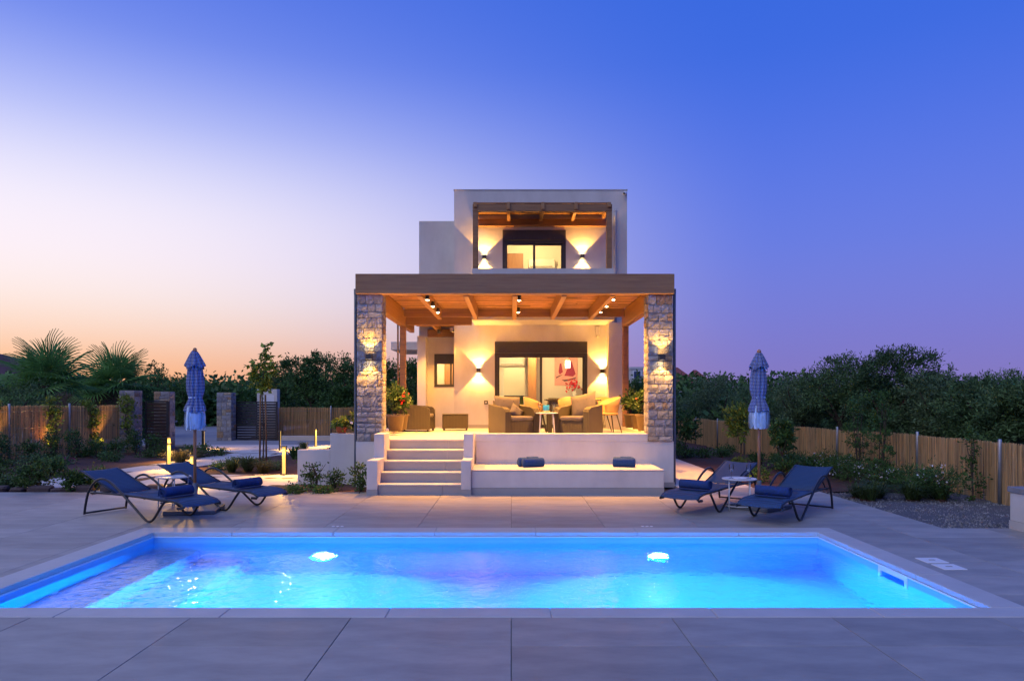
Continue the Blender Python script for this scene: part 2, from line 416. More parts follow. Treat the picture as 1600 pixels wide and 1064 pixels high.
    def mesh(s, name):
        me = bpy.data.meshes.new(name); me.from_pydata(s.v, [], s.f); me.update()
        if len(s.f) < 6000:
            bm = bmesh.new(); bm.from_mesh(me); bmesh.ops.recalc_face_normals(bm, faces=bm.faces); bm.to_mesh(me); bm.free()
        return me
    def build(s, name, material, parent=None, smooth=False, loc=None, rot=None):
        me = s.mesh(name)
        me.materials.append(M[material] if isinstance(material, str) else material)
        if smooth: me.polygons.foreach_set('use_smooth', [True] * len(me.polygons))
        return link(name, me, parent, loc, rot)

def link(name, me, parent=None, loc=None, rot=None):
    o = bpy.data.objects.new(name, me); COL.objects.link(o)
    if parent is not None: o.parent = parent
    if loc is not None: o.location = loc
    if rot is not None: o.rotation_euler = rot
    return o
def tag(o, label, cat, group=None, kind=None):
    o['label'] = label; o['category'] = cat
    if group: o['group'] = group
    if kind: o['kind'] = kind
    return o
def struct(o, kind='structure', label=None, cat=None):
    o['kind'] = kind
    if label: o['label'] = label
    if cat: o['category'] = cat
    return o
def thing(name, label, cat, loc=(0, 0, 0), rz=0.0, group=None):
    o = bpy.data.objects.new(name, None); COL.objects.link(o); o.empty_display_size = 0.1
    o.location = loc; o.rotation_euler = (0, 0, rz)
    return tag(o, label, cat, group)
def part(name, material, parent, fn, smooth=False, loc=None, rot=None):
    m = MB(); fn(m); return m.build(name, material, parent, smooth, loc, rot)
def copy_tree(o, parent=None):
    c = o.copy(); COL.objects.link(c)
    if parent is not None: c.parent = parent
    for ch in [x for x in bpy.data.objects if x.parent == o]:
        copy_tree(ch, c)
    return c
def curve(pts, n=6):
    """Catmull-Rom through points"""
    P = [Vector(p) for p in pts]; out = []
    for i in range(len(P) - 1):
        p0 = P[max(i - 1, 0)]; p1 = P[i]; p2 = P[i + 1]; p3 = P[min(i + 2, len(P) - 1)]
        for k in range(n):
            t = k / n
            out.append(0.5 * ((2 * p1) + (p2 - p0) * t + (2 * p0 - 5 * p1 + 4 * p2 - p3) * t * t + (3 * p1 - p0 - 3 * p2 + p3) * t ** 3))
    out.append(P[-1]); return out
def spot(parent, loc, rot, power, size, blend=0.15, col=WARM, radius=0.015, name='spot_light'):
    d = bpy.data.lights.new(name, 'SPOT'); d.energy = power; d.color = col; d.spot_size = R(size); d.spot_blend = blend; d.shadow_soft_size = radius
    o = bpy.data.objects.new(name, d); COL.objects.link(o); o.parent = parent; o.location = loc; o.rotation_euler = rot; return o
def point(parent, loc, power, col=WARM, radius=0.05, name='point_light'):
    d = bpy.data.lights.new(name, 'POINT'); d.energy = power; d.color = col; d.shadow_soft_size = radius
    o = bpy.data.objects.new(name, d); COL.objects.link(o); o.parent = parent; o.location = loc; return o
def px(x, y, z=0.0):
    """photo pixel of a point at height z -> where it stands on the plan"""
    Y = (CAM_H - z) * F / (y - 625.0)
    return ((x - 799.0) * Y / F, Y)

def wall_xz(mb, x0, x1, z0, z1, y0, y1, holes=()):
    xs = sorted({x0, x1, *[h[0] for h in holes], *[h[1] for h in holes]}); zs = sorted({z0, z1, *[h[2] for h in holes], *[h[3] for h in holes]})
    def solid(i, k):
        if i < 0 or k < 0 or i >= len(xs) - 1 or k >= len(zs) - 1: return False
        cx = (xs[i] + xs[i + 1]) / 2; cz = (zs[k] + zs[k + 1]) / 2
        return not any(h[0] < cx < h[1] and h[2] < cz < h[3] for h in holes)
    for i in range(len(xs) - 1):
        for k in range(len(zs) - 1):
            if not solid(i, k): continue
            a, b, c, d = xs[i], xs[i + 1], zs[k], zs[k + 1]
            mb.add([(a, y0, c), (b, y0, c), (b, y0, d), (a, y0, d)], [(0, 1, 2, 3)])
            mb.add([(a, y1, c), (b, y1, c), (b, y1, d), (a, y1, d)], [(3, 2, 1, 0)])
            if not solid(i - 1, k): mb.add([(a, y0, c), (a, y1, c), (a, y1, d), (a, y0, d)], [(3, 2, 1, 0)])
            if not solid(i + 1, k): mb.add([(b, y0, c), (b, y1, c), (b, y1, d), (b, y0, d)], [(0, 1, 2, 3)])
            if not solid(i, k - 1): mb.add([(a, y0, c), (b, y0, c), (b, y1, c), (a, y1, c)], [(3, 2, 1, 0)])
            if not solid(i, k + 1): mb.add([(a, y0, d), (b, y0, d), (b, y1, d), (a, y1, d)], [(0, 1, 2, 3)])
    return mb

# ---- foliage
def leaf_arrays(cent, L, W, droop=0.0, outward=None, jit=0.35):
    n = len(cent)
    d = nr.normal(size=(n, 3))
    if outward is not None: d = d * 0.8 + outward * 0.9
    d[:, 2] += 0.25 - droop
    d /= np.linalg.norm(d, axis=1)[:, None] + 1e-9
    t = nr.normal(size=(n, 3)); s = np.cross(d, t); s /= np.linalg.norm(s, axis=1)[:, None] + 1e-9
    l = (L * (1 + jit * nr.uniform(-1, 1, n)))[:, None]; w = (W * (1 + jit * nr.uniform(-1, 1, n)))[:, None]
    a = cent; b = cent + d * l * 0.45 + s * w * 0.5; c = cent + d * l; e = cent + d * l * 0.45 - s * w * 0.5
    v = np.stack([a, b, c, e], 1).reshape(-1, 3)
    f = np.arange(4 * n).reshape(-1, 4)
    return v, f
def np_mesh(name, v, f, material, parent=None, loc=None):
    me = bpy.data.meshes.new(name)
    nv, nf, k = len(v), len(f), f.shape[1]
    me.vertices.add(nv); me.vertices.foreach_set('co', np.asarray(v, dtype=np.float32).ravel())
    me.loops.add(nf * k); me.loops.foreach_set('vertex_index', np.asarray(f, dtype=np.int32).ravel())
    me.polygons.add(nf); me.polygons.foreach_set('loop_start', np.arange(0, nf * k, k, dtype=np.int32))
    me.update(calc_edges=True); me.validate()
    me.materials.append(M[material] if isinstance(material, str) else material)
    return link(name, me, parent, loc)
def clumps(n, blobs, ncl, spread, top_heavy=0.0):
    """leaf centres: clusters spread over the shells of ellipsoid blobs (cx,cy,cz,rx,ry,rz)"""
    vol = np.array([b[3] * b[4] * b[5] for b in blobs]); pick = nr.choice(len(blobs), ncl, p=vol / vol.sum())
    B = np.array(blobs)[pick]
    d = nr.normal(size=(ncl, 3)); d /= np.linalg.norm(d, axis=1)[:, None]
    rad = nr.uniform(0.45, 1.06, ncl)[:, None] ** 0.6
    c = B[:, :3] + d * B[:, 3:] * rad
    siz = spread * nr.uniform(0.5, 1.35, ncl)
    which = nr.integers(0, ncl, n)
    p = c[which] + nr.normal(size=(n, 3)) * siz[which][:, None] * np.array([1, 1, 0.8])
    out = d[which]
    return p, out
def crown(name, parent, blobs, n, ncl, spread, L, W, material, droop=0.0):
    p, out = clumps(n, blobs, ncl, spread)
    p[:, 2] = np.maximum(p[:, 2], 0.03)
    v, f = leaf_arrays(p, L, W, droop, out)
    return np_mesh(name, v, f, material, parent)

# ================================================================== SETTING
PX0, PX1, PY0, PY1 = -4.32, 3.70, 5.50, 8.63        # pool water
CX0, CX1, CY0, CY1 = -4.60, 3.97, 5.27, 8.94        # coping outside
def ring(mb, X0, X1, Y0, Y1, z):
    mb.add([(X0, Y0, z), (X1, Y0, z), (X1, CY0, z), (X0, CY0, z)], [(0, 1, 2, 3)])
    mb.add([(X0, CY1, z), (X1, CY1, z), (X1, Y1, z), (X0, Y1, z)], [(0, 1, 2, 3)])
    mb.add([(X0, CY0, z), (CX0, CY0, z), (CX0, CY1, z), (X0, CY1, z)], [(0, 1, 2, 3)])
    mb.add([(CX1, CY0, z), (X1, CY0, z), (X1, CY1, z), (CX1, CY1, z)], [(0, 1, 2, 3)])
g = MB(); ring(g, -900, 900, -300, 1500, -0.06)
struct(g.build('ground', 'ground'))
# planting soil, gently heaped
def soil_patch(name, poly_fn, x0, x1, y0, y1, step, mtl, h=0.05, z=-0.03):
    nx = int((x1 - x0) / step) + 1; ny = int((y1 - y0) / step) + 1
    v = []; f = []; idx = {}
    for i in range(nx):
        for j in range(ny):
            X = x0 + i * step; Y = y0 + j * step
            idx[(i, j)] = len(v); v.append((X, Y, z + h * rnd.random() * (1 if poly_fn(X, Y) else 0) - (0 if poly_fn(X, Y) else 0.05)))
    for i in range(nx - 1):
        for j in range(ny - 1):
            if poly_fn(x0 + (i + .5) * step, y0 + (j + .5) * step):
                f.append((idx[(i, j)], idx[(i + 1, j)], idx[(i + 1, j + 1)], idx[(i, j + 1)]))
    m = MB(); m.v = v; m.f = f
    return struct(m.build(name, mtl, smooth=True))
soil_patch('left_garden_soil', lambda X, Y: True, -16, -2.4, 12.45, 24.5, 0.25, 'soil', 0.06, -0.05)
soil_patch('right_garden_soil', lambda X, Y: True, 4.45, 9.0, 12.6, 30, 0.25, 'soil', 0.06, -0.05)
soil_patch('gravel_bed', lambda X, Y: True, 5.42, 9.0, 8.98, 12.6, 0.2, 'gravel', 0.03, -0.05)
# pebbles on the gravel
pv, pf = [], []
for _ in range(5200):
    X = rnd.uniform(5.45, 8.2); Y = rnd.uniform(9.0, 13.2); r = rnd.uniform(0.008, 0.022); o = len(pv)
    a = rnd.random() * 6.28
    for k in range(4): pv.append((X + r * math.cos(a + k * 1.57), Y + r * math.sin(a + k * 1.57) * 0.8, -0.045))
    pv.append((X, Y, -0.035 + r * 0.9))
    pf += [(o, o + 1, o + 4), (o + 1, o + 2, o + 4), (o + 2, o + 3, o + 4), (o + 3, o, o + 4)]
m = MB(); m.v = pv; m.f = pf
struct(m.build('gravel', 'pebble'), 'stuff', 'loose grey gravel beside the right edge of the deck', 'gravel')

# deck: grout bed and single tiles
bed = MB(); ring(bed, -14.0, 5.40, -1.5, 12.44, -0.021); bed.box(5.40, 9.5, -1.5, 8.94, -0.1, -0.021)
bed.box(3.05, 5.40, 12.44, 13.05, -0.1, -0.021)
deck = struct(bed.build('pool_deck', 'grout'))
TX, TY = 1.18, 0.6117
GAP = 0.0022
tile_cache = {}
def tile(x0, x1, y0, y1, parent=deck, mtl='tile', z=0.0, th=0.018):
    if x1 - x0 < 0.03 or y1 - y0 < 0.03: return
    key = (round(x1 - x0, 3), round(y1 - y0, 3), mtl)
    if key not in tile_cache:
        w, d = x1 - x0, y1 - y0
        mm = MB().cbox(-w / 2 + GAP, w / 2 - GAP, -d / 2 + GAP, d / 2 - GAP, -th, 0, 0.0025)
        me = mm.mesh('tile'); me.materials.append(M[mtl]); tile_cache[key] = me
    return link('tile', tile_cache[key], parent, ((x0 + x1) / 2, (y0 + y1) / 2, z + rnd.uniform(-0.0006, 0.0006)))
def cut(x0, x1, y0, y1):
    """clip a tile against the pool coping, keep the pieces outside"""
    if x1 <= CX0 + 1e-4 or x0 >= CX1 - 1e-4 or y1 <= CY0 + 1e-4 or y0 >= CY1 - 1e-4:
        tile(x0, x1, y0, y1); return
    if x0 < CX0: tile(x0, CX0, y0, y1)
    if x1 > CX1: tile(CX1, x1, y0, y1)
rows = [CY0 + k * TY for k in range(-5, 13)]
for ri, y0 in enumerate(rows):
    y1 = y0 + TY
    if y1 > 12.45: y1 = 12.44
    reach = (y1 / F) * 830 + 1.6
    for i in range(-12, 9):
        x0, x1 = i * TX, (i + 1) * TX
        lim = 9.4 if y1 <= 8.95 else 5.40
        if x0 >= lim: continue
        x1 = min(x1, lim)
        if x1 < -reach or x0 > reach: continue
        cut(x0, x1, y0, y1)
for i in range(2, 5):
    x0, x1 = max(3.05, i * TX), min(5.40, (i + 1) * TX)
    if x1 > x0: tile(x0, x1, 12.44, 13.05)
m = MB().box(-10, 9, -1.4, CY0 - 5 * TY - 0.004, -0.02, 0.0); m.build('deck_field', 'tile', deck)

# pool basin
basin = struct(thing('pool_basin', 'rectangular pool basin with pale liner sunk in the deck', 'pool'))
ZF = -1.55
part('floor', 'liner', basin, lambda m: m.box(PX0 - 0.2, PX1 + 0.2, PY0 - 0.2, PY1 + 0.2, ZF - 0.1, ZF))
part('far_wall', 'liner', basin, lambda m: m.box(PX0 - 0.2, PX1 + 0.2, PY1, PY1 + 0.2, ZF + 0.001, -0.045))
part('near_wall', 'liner', basin, lambda m: m.box(PX0 - 0.2, PX1 + 0.2, PY0 - 0.2, PY0, ZF + 0.001, -0.045))
part('end_wall', 'liner', basin, lambda m: m.box(PX0 - 0.2, PX0, PY0 + 0.001, PY1 - 0.001, ZF + 0.001, -0.045))
part('end_wall', 'liner', basin, lambda m: wall_xz(m, PY0 + 0.001, PY1 - 0.001, ZF + 0.001, -0.045, 0, 0.2, [(6.70, 7.16, -0.24, -0.06)]).xf(Matrix(((0, 1, 0, PX1), (1, 0, 0, 0), (0, 0, 1, 0), (0, 0, 0, 1)))))
for k in range(2):
    part('pool_step', 'liner', basin, lambda m: m.cbox(PX0 + 0.002, PX0 + 0.55 + 0.55 * (1 - k), PY0 + 0.002, PY1 - 0.002, ZF + 0.002 + k * 0.5, ZF + 0.502 + k * 0.5, 0.012))
part('liner_track', 'white_plastic', basin, lambda m: (
    m.tube([(PX0 + .006, PY0, -.052), (PX0 + .006, PY1 - .006, -.052), (PX1 - .006, PY1 - .006, -.052), (PX1 - .006, PY0, -.052)], 0.009, 6)))
# coping stones
def coping_run(x0, x1, y0, y1, n, along):
    for k in range(n):
        if along == 'x':
            a = x0 + (x1 - x0) * k / n; b = x0 + (x1 - x0) * (k + 1) / n
            MB().cbox(a + .0015, b - .0015, y0, y1, -0.045, 0.006, 0.006).build('coping_stone', 'coping', basin)
        else:
            a = y0 + (y1 - y0) * k / n; b = y0 + (y1 - y0) * (k + 1) / n
            MB().cbox(x0, x1, a + .0015, b - .0015, -0.045, 0.006, 0.006).build('coping_stone', 'coping', basin)
coping_run(CX0, CX1, PY1, CY1, 7, 'x')
coping_run(CX0, CX1, CY0, PY0, 7, 'x')
coping_run(CX0, PX0, PY0, PY1, 3, 'y')
coping_run(PX1, CX1, PY0, PY1, 3, 'y')
# water
WZ = -0.125
m = MB()
m.add([(PX0 + .002, PY0 + .002, WZ), (PX1 - .002, PY0 + .002, WZ), (PX1 - .002, PY1 - .002, WZ), (PX0 + .002, PY1 - .002, WZ)], [(0, 1, 2, 3)])
wme = bpy.data.meshes.new('pool_water'); wme.from_pydata(m.v, [], m.f); wme.materials.append(M['water'])   # faces up
struct(link('pool_water', wme))
# skimmer, lids, pool lights
sk = thing('pool_skimmer', 'white skimmer frame set in the right wall of the pool', 'skimmer', (PX1, 6.93, -0.15))
part('frame', 'white_plastic', sk, lambda m: (m.box(-.012, .004, -.26, -.215, -.13, .095), m.box(-.012, .004, .215, .26, -.13, .095), m.box(-.012, .004, -.215, .215, .055, .095)))
part('throat', 'liner', sk, lambda m: (m.box(.16, .19, -.22, .22, -.1, .09), m.box(.0, .16, -.228, -.2205, -.1, .088), m.box(.0, .16, .2205, .228, -.1, .088), m.box(.0, .16, -.22, .22, -.1, -.09)))
for i, (x, y, lab) in enumerate(((4.20, 7.14, 'square white skimmer lid in the deck right of the pool, farther of two'), (4.20, 6.86, 'square white skimmer lid in the deck right of the pool, nearer of two'))):
    o = thing('deck_lid', lab, 'lid', (x, y, 0.0), 0, 'skimmer lids in the deck')
    part('plate', 'white_plastic', o, lambda m: m.cbox(-.11, .11, -.11, .11, -.01, .005, .003))
    part('grip', 'tile', o, lambda m: m.cbox(-.03, .03, -.012, .012, .0052, .008, .001))
for x, lab in ((-2.2, 'small white junction cover on the deck behind the pool, left one'), (1.72, 'small white junction cover on the deck behind the pool, right one')):
    o = thing('deck_lid', lab, 'lid', (x, 9.06, 0.0), 0, 'junction covers behind the pool')
    for k in (-1, 0, 1): part('cap', 'white_plastic', o, lambda m: m.lathe([(.022, -.005), (.022, .004), (.015, .006)], 10, (k * .055, 0, 0)))
for x, lab in ((-2.26, 'round underwater light on the far pool wall, left one'), (1.76, 'round underwater light on the far pool wall, right one')):
    o = thing('pool_light', lab, 'pool light', (x, PY1, -0.74), 0, 'underwater pool lights')
    part('rim', 'white_plastic', o, lambda m: m.lathe([(.15, 0), (.15, .03), (.115, .04), (.112, .0)], 24, cap=False).xf(Matrix.Rotation(R(90), 4, 'X')))
    part('lens', 'pool_glow', o, lambda m: m.lathe([(.11, 0.0), (.11, .02), (.07, .03)], 20).xf(Matrix.Rotation(R(90), 4, 'X')))
    spot(o, (0, -0.06, 0), (R(-72), 0, 0), 2100, 170, 0.9, (0.0, 0.35, 1.0), 0.1, 'pool_lamp')

# paths, driveway
struct(MB().prism([(3.06, 13.055), (4.42, 13.055), (4.5, 17), (4.55, 26), (3.06, 26)], -0.1, 0.0).build('side_path', 'path'))
gp = struct(MB().prism([(-9.6, 13.2), (-8.2, 13.0), (-7.3, 15.6), (-7.6, 17.2), (-7.0, 20.0), (-6.3, 22.4), (-6.0, 25.6), (-11.0, 25.6), (-10.6, 23.2), (-8.3, 21.9), (-8.9, 18.0), (-9.3, 15.0)], -0.1, 0.0).build('garden_path', 'path'))
struct(MB().prism([(-7.4, 12.45), (-5.0, 12.45), (-4.05, 13.85), (-4.05, 15.4), (-7.3, 15.4)], -0.1, -0.003).build('terrace_path', 'path'))
struct(MB().prism([(-40, 25.6), (-10.9, 25.6), (-5.5, 25.6), (-5.5, 28.0), (-11.0, 28.6), (-14, 60), (-40, 60)], -0.1, -0.004).build('driveway', 'drive'))

# ================================================================== HOUSE
FL = 0.87
villa = thing('villa', 'two storey white villa with lit sliding doors and flat roof behind the pool', 'house', (0, 18.6, 0))
def hp(name, mtl, fn, parent=None, smooth=False):
    """a part of the villa given in world coordinates"""
    mm = MB(); fn(mm); mm.xf(Matrix.Translation((0, -18.6, 0))); return mm.build(name, mtl, parent or villa, smooth)
WX0, WX1 = -1.49, 3.01
D0 = (-0.433, 1.98, FL, 3.12); D1 = (-0.23, 1.42, 3.86, 6.02)
hp('front_wall', 'stucco', lambda m: wall_xz(m, WX0, WX1, 0.0, 7.05, 18.6, 18.85, [D0, D1]))
hp('side_wall', 'stucco', lambda m: m.box(WX0, WX0 + .25, 18.851, 26, 0, 7.05))
hp('side_wall', 'stucco', lambda m: m.box(WX1 - .25, WX1, 18.851, 26, 0, 7.05))
hp('back_wall', 'stucco', lambda m: m.box(WX0 + .251, WX1 - .251, 25.75, 26, 0, 7.05))
hp('roof', 'stucco', lambda m: m.box(WX0 + .251, WX1 - .251, 18.852, 25.749, 6.6, 6.8))
hp('roof_coping', 'coping', lambda m: m.cbox(WX0 - .015, WX1 + .015, 18.585, 26.02, 7.05, 7.075, .004))
hp('pier', 'stucco', lambda m: m.box(2.45, 2.80, 17.95, 18.599, FL + .001, 3.549))
# left wing
WIN = (-2.11, -1.53, 1.96, 2.86)
hp('wing_wall', 'stucco', lambda m: wall_xz(m, -2.53, -1.492, 0, 6.5, 19.6, 19.8, [WIN]))
hp('wing_side', 'stucco', lambda m: m.box(-2.53, -2.33, 19.801, 26, 0, 6.5))
hp('wing_pier', 'stucco', lambda m: m.box(-2.525, -2.30, 19.18, 19.599, FL, 3.32))
hp('wing_roof', 'stucco', lambda m: m.box(-2.329, -1.492, 19.801, 26, 6.1, 6.3))
hp('side_canopy', 'stucco', lambda m: m.box(-3.35, -2.531, 19.9, 22.0, 3.0, 3.22))
# rooms
hp('interior_floor', 'tile_warm', lambda m: m.box(WX0 + .25, WX1 - .25, 18.852, 25.74, .7, FL - .004))
hp('interior_ceiling', 'stucco_in', lambda m: m.box(WX0 + .252, WX1 - .252, 18.852, 25.74, 3.42, 3.84))
hp('interior_wall', 'stucco_in', lambda m: wall_xz(m, WX0 + .253, WX1 - .253, FL, 3.42, 22.5, 22.62, [(-.24, .42, FL + .001, 2.62)]))
hp('interior_wall', 'stucco_in', lambda m: m.box(WX0 + .253, WX1 - .253, 21.8, 21.9, 3.841, 6.6))
hp('interior_wall', 'stucco_in', lambda m: m.box(WX0 + .255, WX1 - .255, 24.6, 24.7, FL, 3.42))
hp('interior_panel', 'door_wood', lambda m: m.cbox(.50, .74, 21.2, 22.49, FL, 3.41, .005))
hp('interior_ceiling', 'stucco_in', lambda m: m.box(WX0 + .252, WX1 - .252, 18.853, 25.74, 6.45, 6.59))
hp('interior_door', 'door_wood', lambda m: (m.cbox(-.14, .36, 21.74, 21.79, 3.85, 6.05, .004),))
hp('interior_door_frame', 'stucco_in', lambda m: (m.box(-.22, -.145, 21.73, 21.795, 3.85, 6.12), m.box(.365, .44, 21.73, 21.795, 3.85, 6.12), m.box(-.22, .44, 21.735, 21.795, 6.055, 6.12)))
hp('door_casing', 'white_plastic', lambda m: (m.box(-.32, -.24, 22.46, 22.5, FL, 2.7), m.box(.42, .5, 22.46, 22.5, FL, 2.7), m.box(-.24, .42, 22.46, 22.5, 2.62, 2.7)))
hp('interior_floor', 'stucco_in', lambda m: m.box(-2.32, -1.493, 19.81, 25.9, .7, FL))
hp('interior_wall', 'stucco_in', lambda m: m.box(-2.328, -1.493, 22.0, 22.1, FL, 3.4))
hp('interior_door', 'door_wood', lambda m: m.cbox(-2.05, -1.62, 21.93, 21.99, FL, 2.75, .004))
hp('interior_ceiling', 'stucco_in', lambda m: m.box(-2.328, -1.493, 19.801, 22, 3.3, 3.42))
# skirting
hp('skirting', 'riser', lambda m: m.box(WX0, D0[0] - .003, 18.585, 18.599, FL, FL + .09))
hp('skirting', 'riser', lambda m: (m.box(D0[1] + .003, 2.449, 18.585, 18.599, FL, FL + .09)))
# glazing
def sliding(d, y, box_h, name='sliding_door'):
    x0, x1, z0, z1 = d
    fr = hp(name, 'alu', lambda m: (m.box(x0, x0 + .07, y, y + .12, z0, z1 - box_h), m.box(x1 - .07, x1, y, y + .12, z0, z1 - box_h),
                                  m.box(x0 + .07, x1 - .07, y, y + .12, z1 - box_h - .06, z1 - box_h), m.box(x0 + .07, x1 - .07, y, y + .12, z0, z0 + .03)))
    a0, a1, b0, b1 = x0 + .071, x1 - .071, z0 + .031, z1 - box_h - .061
    mid = (a0 + a1) / 2
    for (s0, s1, dy) in ((a0, mid + .03, .03), (mid - .03, a1, .075)):
        hp('sash', 'alu', lambda m: (m.box(s0, s0 + .05, y + dy, y + dy + .04, b0, b1), m.box(s1 - .05, s1, y + dy, y + dy + .04, b0, b1),
                                    m.box(s0 + .05, s1 - .05, y + dy, y + dy + .04, b1 - .05, b1), m.box(s0 + .05, s1 - .05, y + dy, y + dy + .04, b0, b0 + .06)), fr)
        hp('pane', 'pane', lambda m: m.add([(s0 + .05, y + dy + .02, b0 + .06), (s1 - .05, y + dy + .02, b0 + .06), (s1 - .05, y + dy + .02, b1 - .05), (s0 + .05, y + dy + .02, b1 - .05)], [(0, 1, 2, 3)]), fr)
    hp('shutter_box', 'alu', lambda m: m.cbox(x0 + .002, x1 - .002, y - .04, y + .12, z1 - box_h + .002, z1 - .002, .008), fr)
    hp('shutter_rail', 'alu', lambda m: (m.box(x0 + .02, x1 - .02, y - .055, y - .041, z1 - box_h + .01, z1 - box_h + .035), m.lathe([(.014, 0), (.014, .02)], 8, (x0 + .3, y - .05, z1 - box_h + .05)), m.lathe([(.014, 0), (.014, .02)], 8, (x1 - .3, y - .05, z1 - box_h + .05))), fr)
    hp('handle', 'black', lambda m: m.cbox(mid - .012, mid + .012, y - .01, y + .03, (z0 + z1) / 2 - .2, (z0 + z1) / 2 - .02, .004), fr)
    hp('handle', 'black', lambda m: (m.cbox(x0 + .09, x0 + .105, y + .01, y + .03, (z0 + z1) / 2 - .2, (z0 + z1) / 2 - .0, .004)), fr)
sliding(D0, 18.62, 0.30)
sliding(D1, 18.62, 0.27)
fr = hp('window', 'alu', lambda m: (m.box(WIN[0], WIN[0] + .07, 19.58, 19.7, WIN[2], WIN[3]), m.box(WIN[1] - .07, WIN[1], 19.58, 19.7, WIN[2], WIN[3]),
     m.box(WIN[0] + .07, WIN[1] - .07, 19.58, 19.7, WIN[3] - .27, WIN[3]), m.box(WIN[0] + .07, WIN[1] - .07, 19.58, 19.7, WIN[2], WIN[2] + .07), m.box(-1.68, -1.64, 19.6, 19.68, WIN[2] + .07, WIN[3] - .27)))
hp('pane', 'pane', lambda m: m.add([(WIN[0] + .07, 19.65, WIN[2] + .07), (WIN[1] - .07, 19.65, WIN[2] + .07), (WIN[1] - .07, 19.65, WIN[3] - .27), (WIN[0] + .07, 19.65, WIN[3] - .27)], [(0, 1, 2, 3)]), fr)
# balcony
hp('balcony_slab', 'stucco', lambda m: m.box(-.966, 2.51, 17.4, 18.599, 3.55, 3.80))
hp('balcony_parapet', 'stucco', lambda m: (m.box(-.966, 2.51, 17.4, 17.55, 3.801, 4.80), m.box(-.966, -.816, 17.551, 18.599, 3.801, 4.80), m.box(2.36, 2.51, 17.551, 18.599, 3.801, 4.80)))
hp('downpipe', 'pipe', lambda m: m.tube(curve([(2.70, 18.54, 3.6), (2.70, 18.54, 6.3), (2.70, 18.54, 6.45), (2.70, 18.62, 6.52)], 4), .035, 8), smooth=True)
hp('downpipe', 'pipe_dark', lambda m: m.tube(curve([(3.06, 13.42, .02), (3.06, 13.42, 3.4), (3.06, 13.42, 3.55), (3.0, 13.42, 3.62)], 4), .028, 8), smooth=True)
hp('downpipe', 'pipe_dark', lambda m: m.tube(curve([(-2.925, 13.42, .02), (-2.925, 13.42, 3.4), (-2.925, 13.42, 3.55), (-2.86, 13.42, 3.62)], 4), .028, 8), smooth=True)
hp('downpipe', 'wood', lambda m: m.tube([(-2.77, 17.45, FL), (-2.77, 17.45, 3.5)], .022, 8), smooth=True)
# point lights for rooms belong to ceiling lamps
for (x, y, z, p, lab) in ((.6, 20.3, 3.42, 260, 'round ceiling lamp inside the ground floor living room'), (.6, 20.2, 6.45, 150, 'round ceiling lamp inside the upstairs bedroom'), (-1.85, 20.9, 3.3, 100, 'small ceiling lamp in the room behind the side window'), (.1, 23.6, 3.42, 90, 'ceiling lamp in the back room beyond the open doorway')):
    o = thing('ceiling_lamp', lab, 'lamp', (x, y, z))
    part('base', 'white_plastic', o, lambda m: m.lathe([(.14, -.002), (.14, -.03), (.10, -.05)], 20))
    part('diffuser', 'pendant_glow', o, lambda m: m.lathe([(.12, -.035), (.11, -.07), (.05, -.085)], 20))
    point(o, (0, 0, -.2), p, (1.0, .64, .24), .1)

# ---- porch platform
porch = thing('porch_platform', 'raised tiled porch floor with white plastered edge between the stone columns', 'porch', (0, 13.3, 0))
def pp(name, mtl, fn, parent=porch, smooth=False, oy=13.3):
    mm = MB(); fn(mm); mm.xf(Matrix.Translation((0, -oy, 0))); return mm.build(name, mtl, parent, smooth)
pp('base', 'stucco', lambda m: m.box(-2.90, 3.03, 13.40, 19.60, 0, FL - .022))
pp('front_wall', 'stucco', lambda m: m.cbox(-.66, 3.02, 13.30, 13.398, -.02, .83, .004))
pp('upstand', 'stucco', lambda m: m.cbox(-.68, 2.538, 13.295, 13.46, .8305, .978, .006))
pp('base_return', 'stucco', lambda m: m.cbox(-2.885, -2.45, 13.27, 13.398, -.02, .83, .004))
pp('kerb', 'tile_warm', lambda m: m.cbox(2.72, 3.02, 13.76, 17.94, FL, FL + .08, .006))
pp('kerb', 'tile_warm', lambda m: m.cbox(-2.89, -2.60, 13.76, 19.1, FL, FL + .08, .006))
pp('skirting', 'riser', lambda m: m.box(2.60, 3.035, 13.285, 13.299, -.02, .075))
for i in range(-3, 3):
    for j in range(9):
        x0, x1 = max(i * 1.18, -2.9), min((i + 1) * 1.18, 3.03); y0, y1 = 13.40 + j * .69, 13.40 + (j + 1) * .69
        if x1 - x0 > .05: tile(x0, x1, y0 - 13.3, y1 - 13.3, porch, 'tile_warm', FL)
# stepped side wall
sw = thing('garden_wall', 'white stepped garden wall left of the stone column', 'wall', (-3.5, 13.8, 0))
part('low_block', 'stucco', sw, lambda m: m.cbox(-.63, -.0, 0, .2, -.05, .64, .006))
part('high_block', 'stucco', sw, lambda m: m.cbox(.001, .60, 0, .2, -.05, .957, .006))

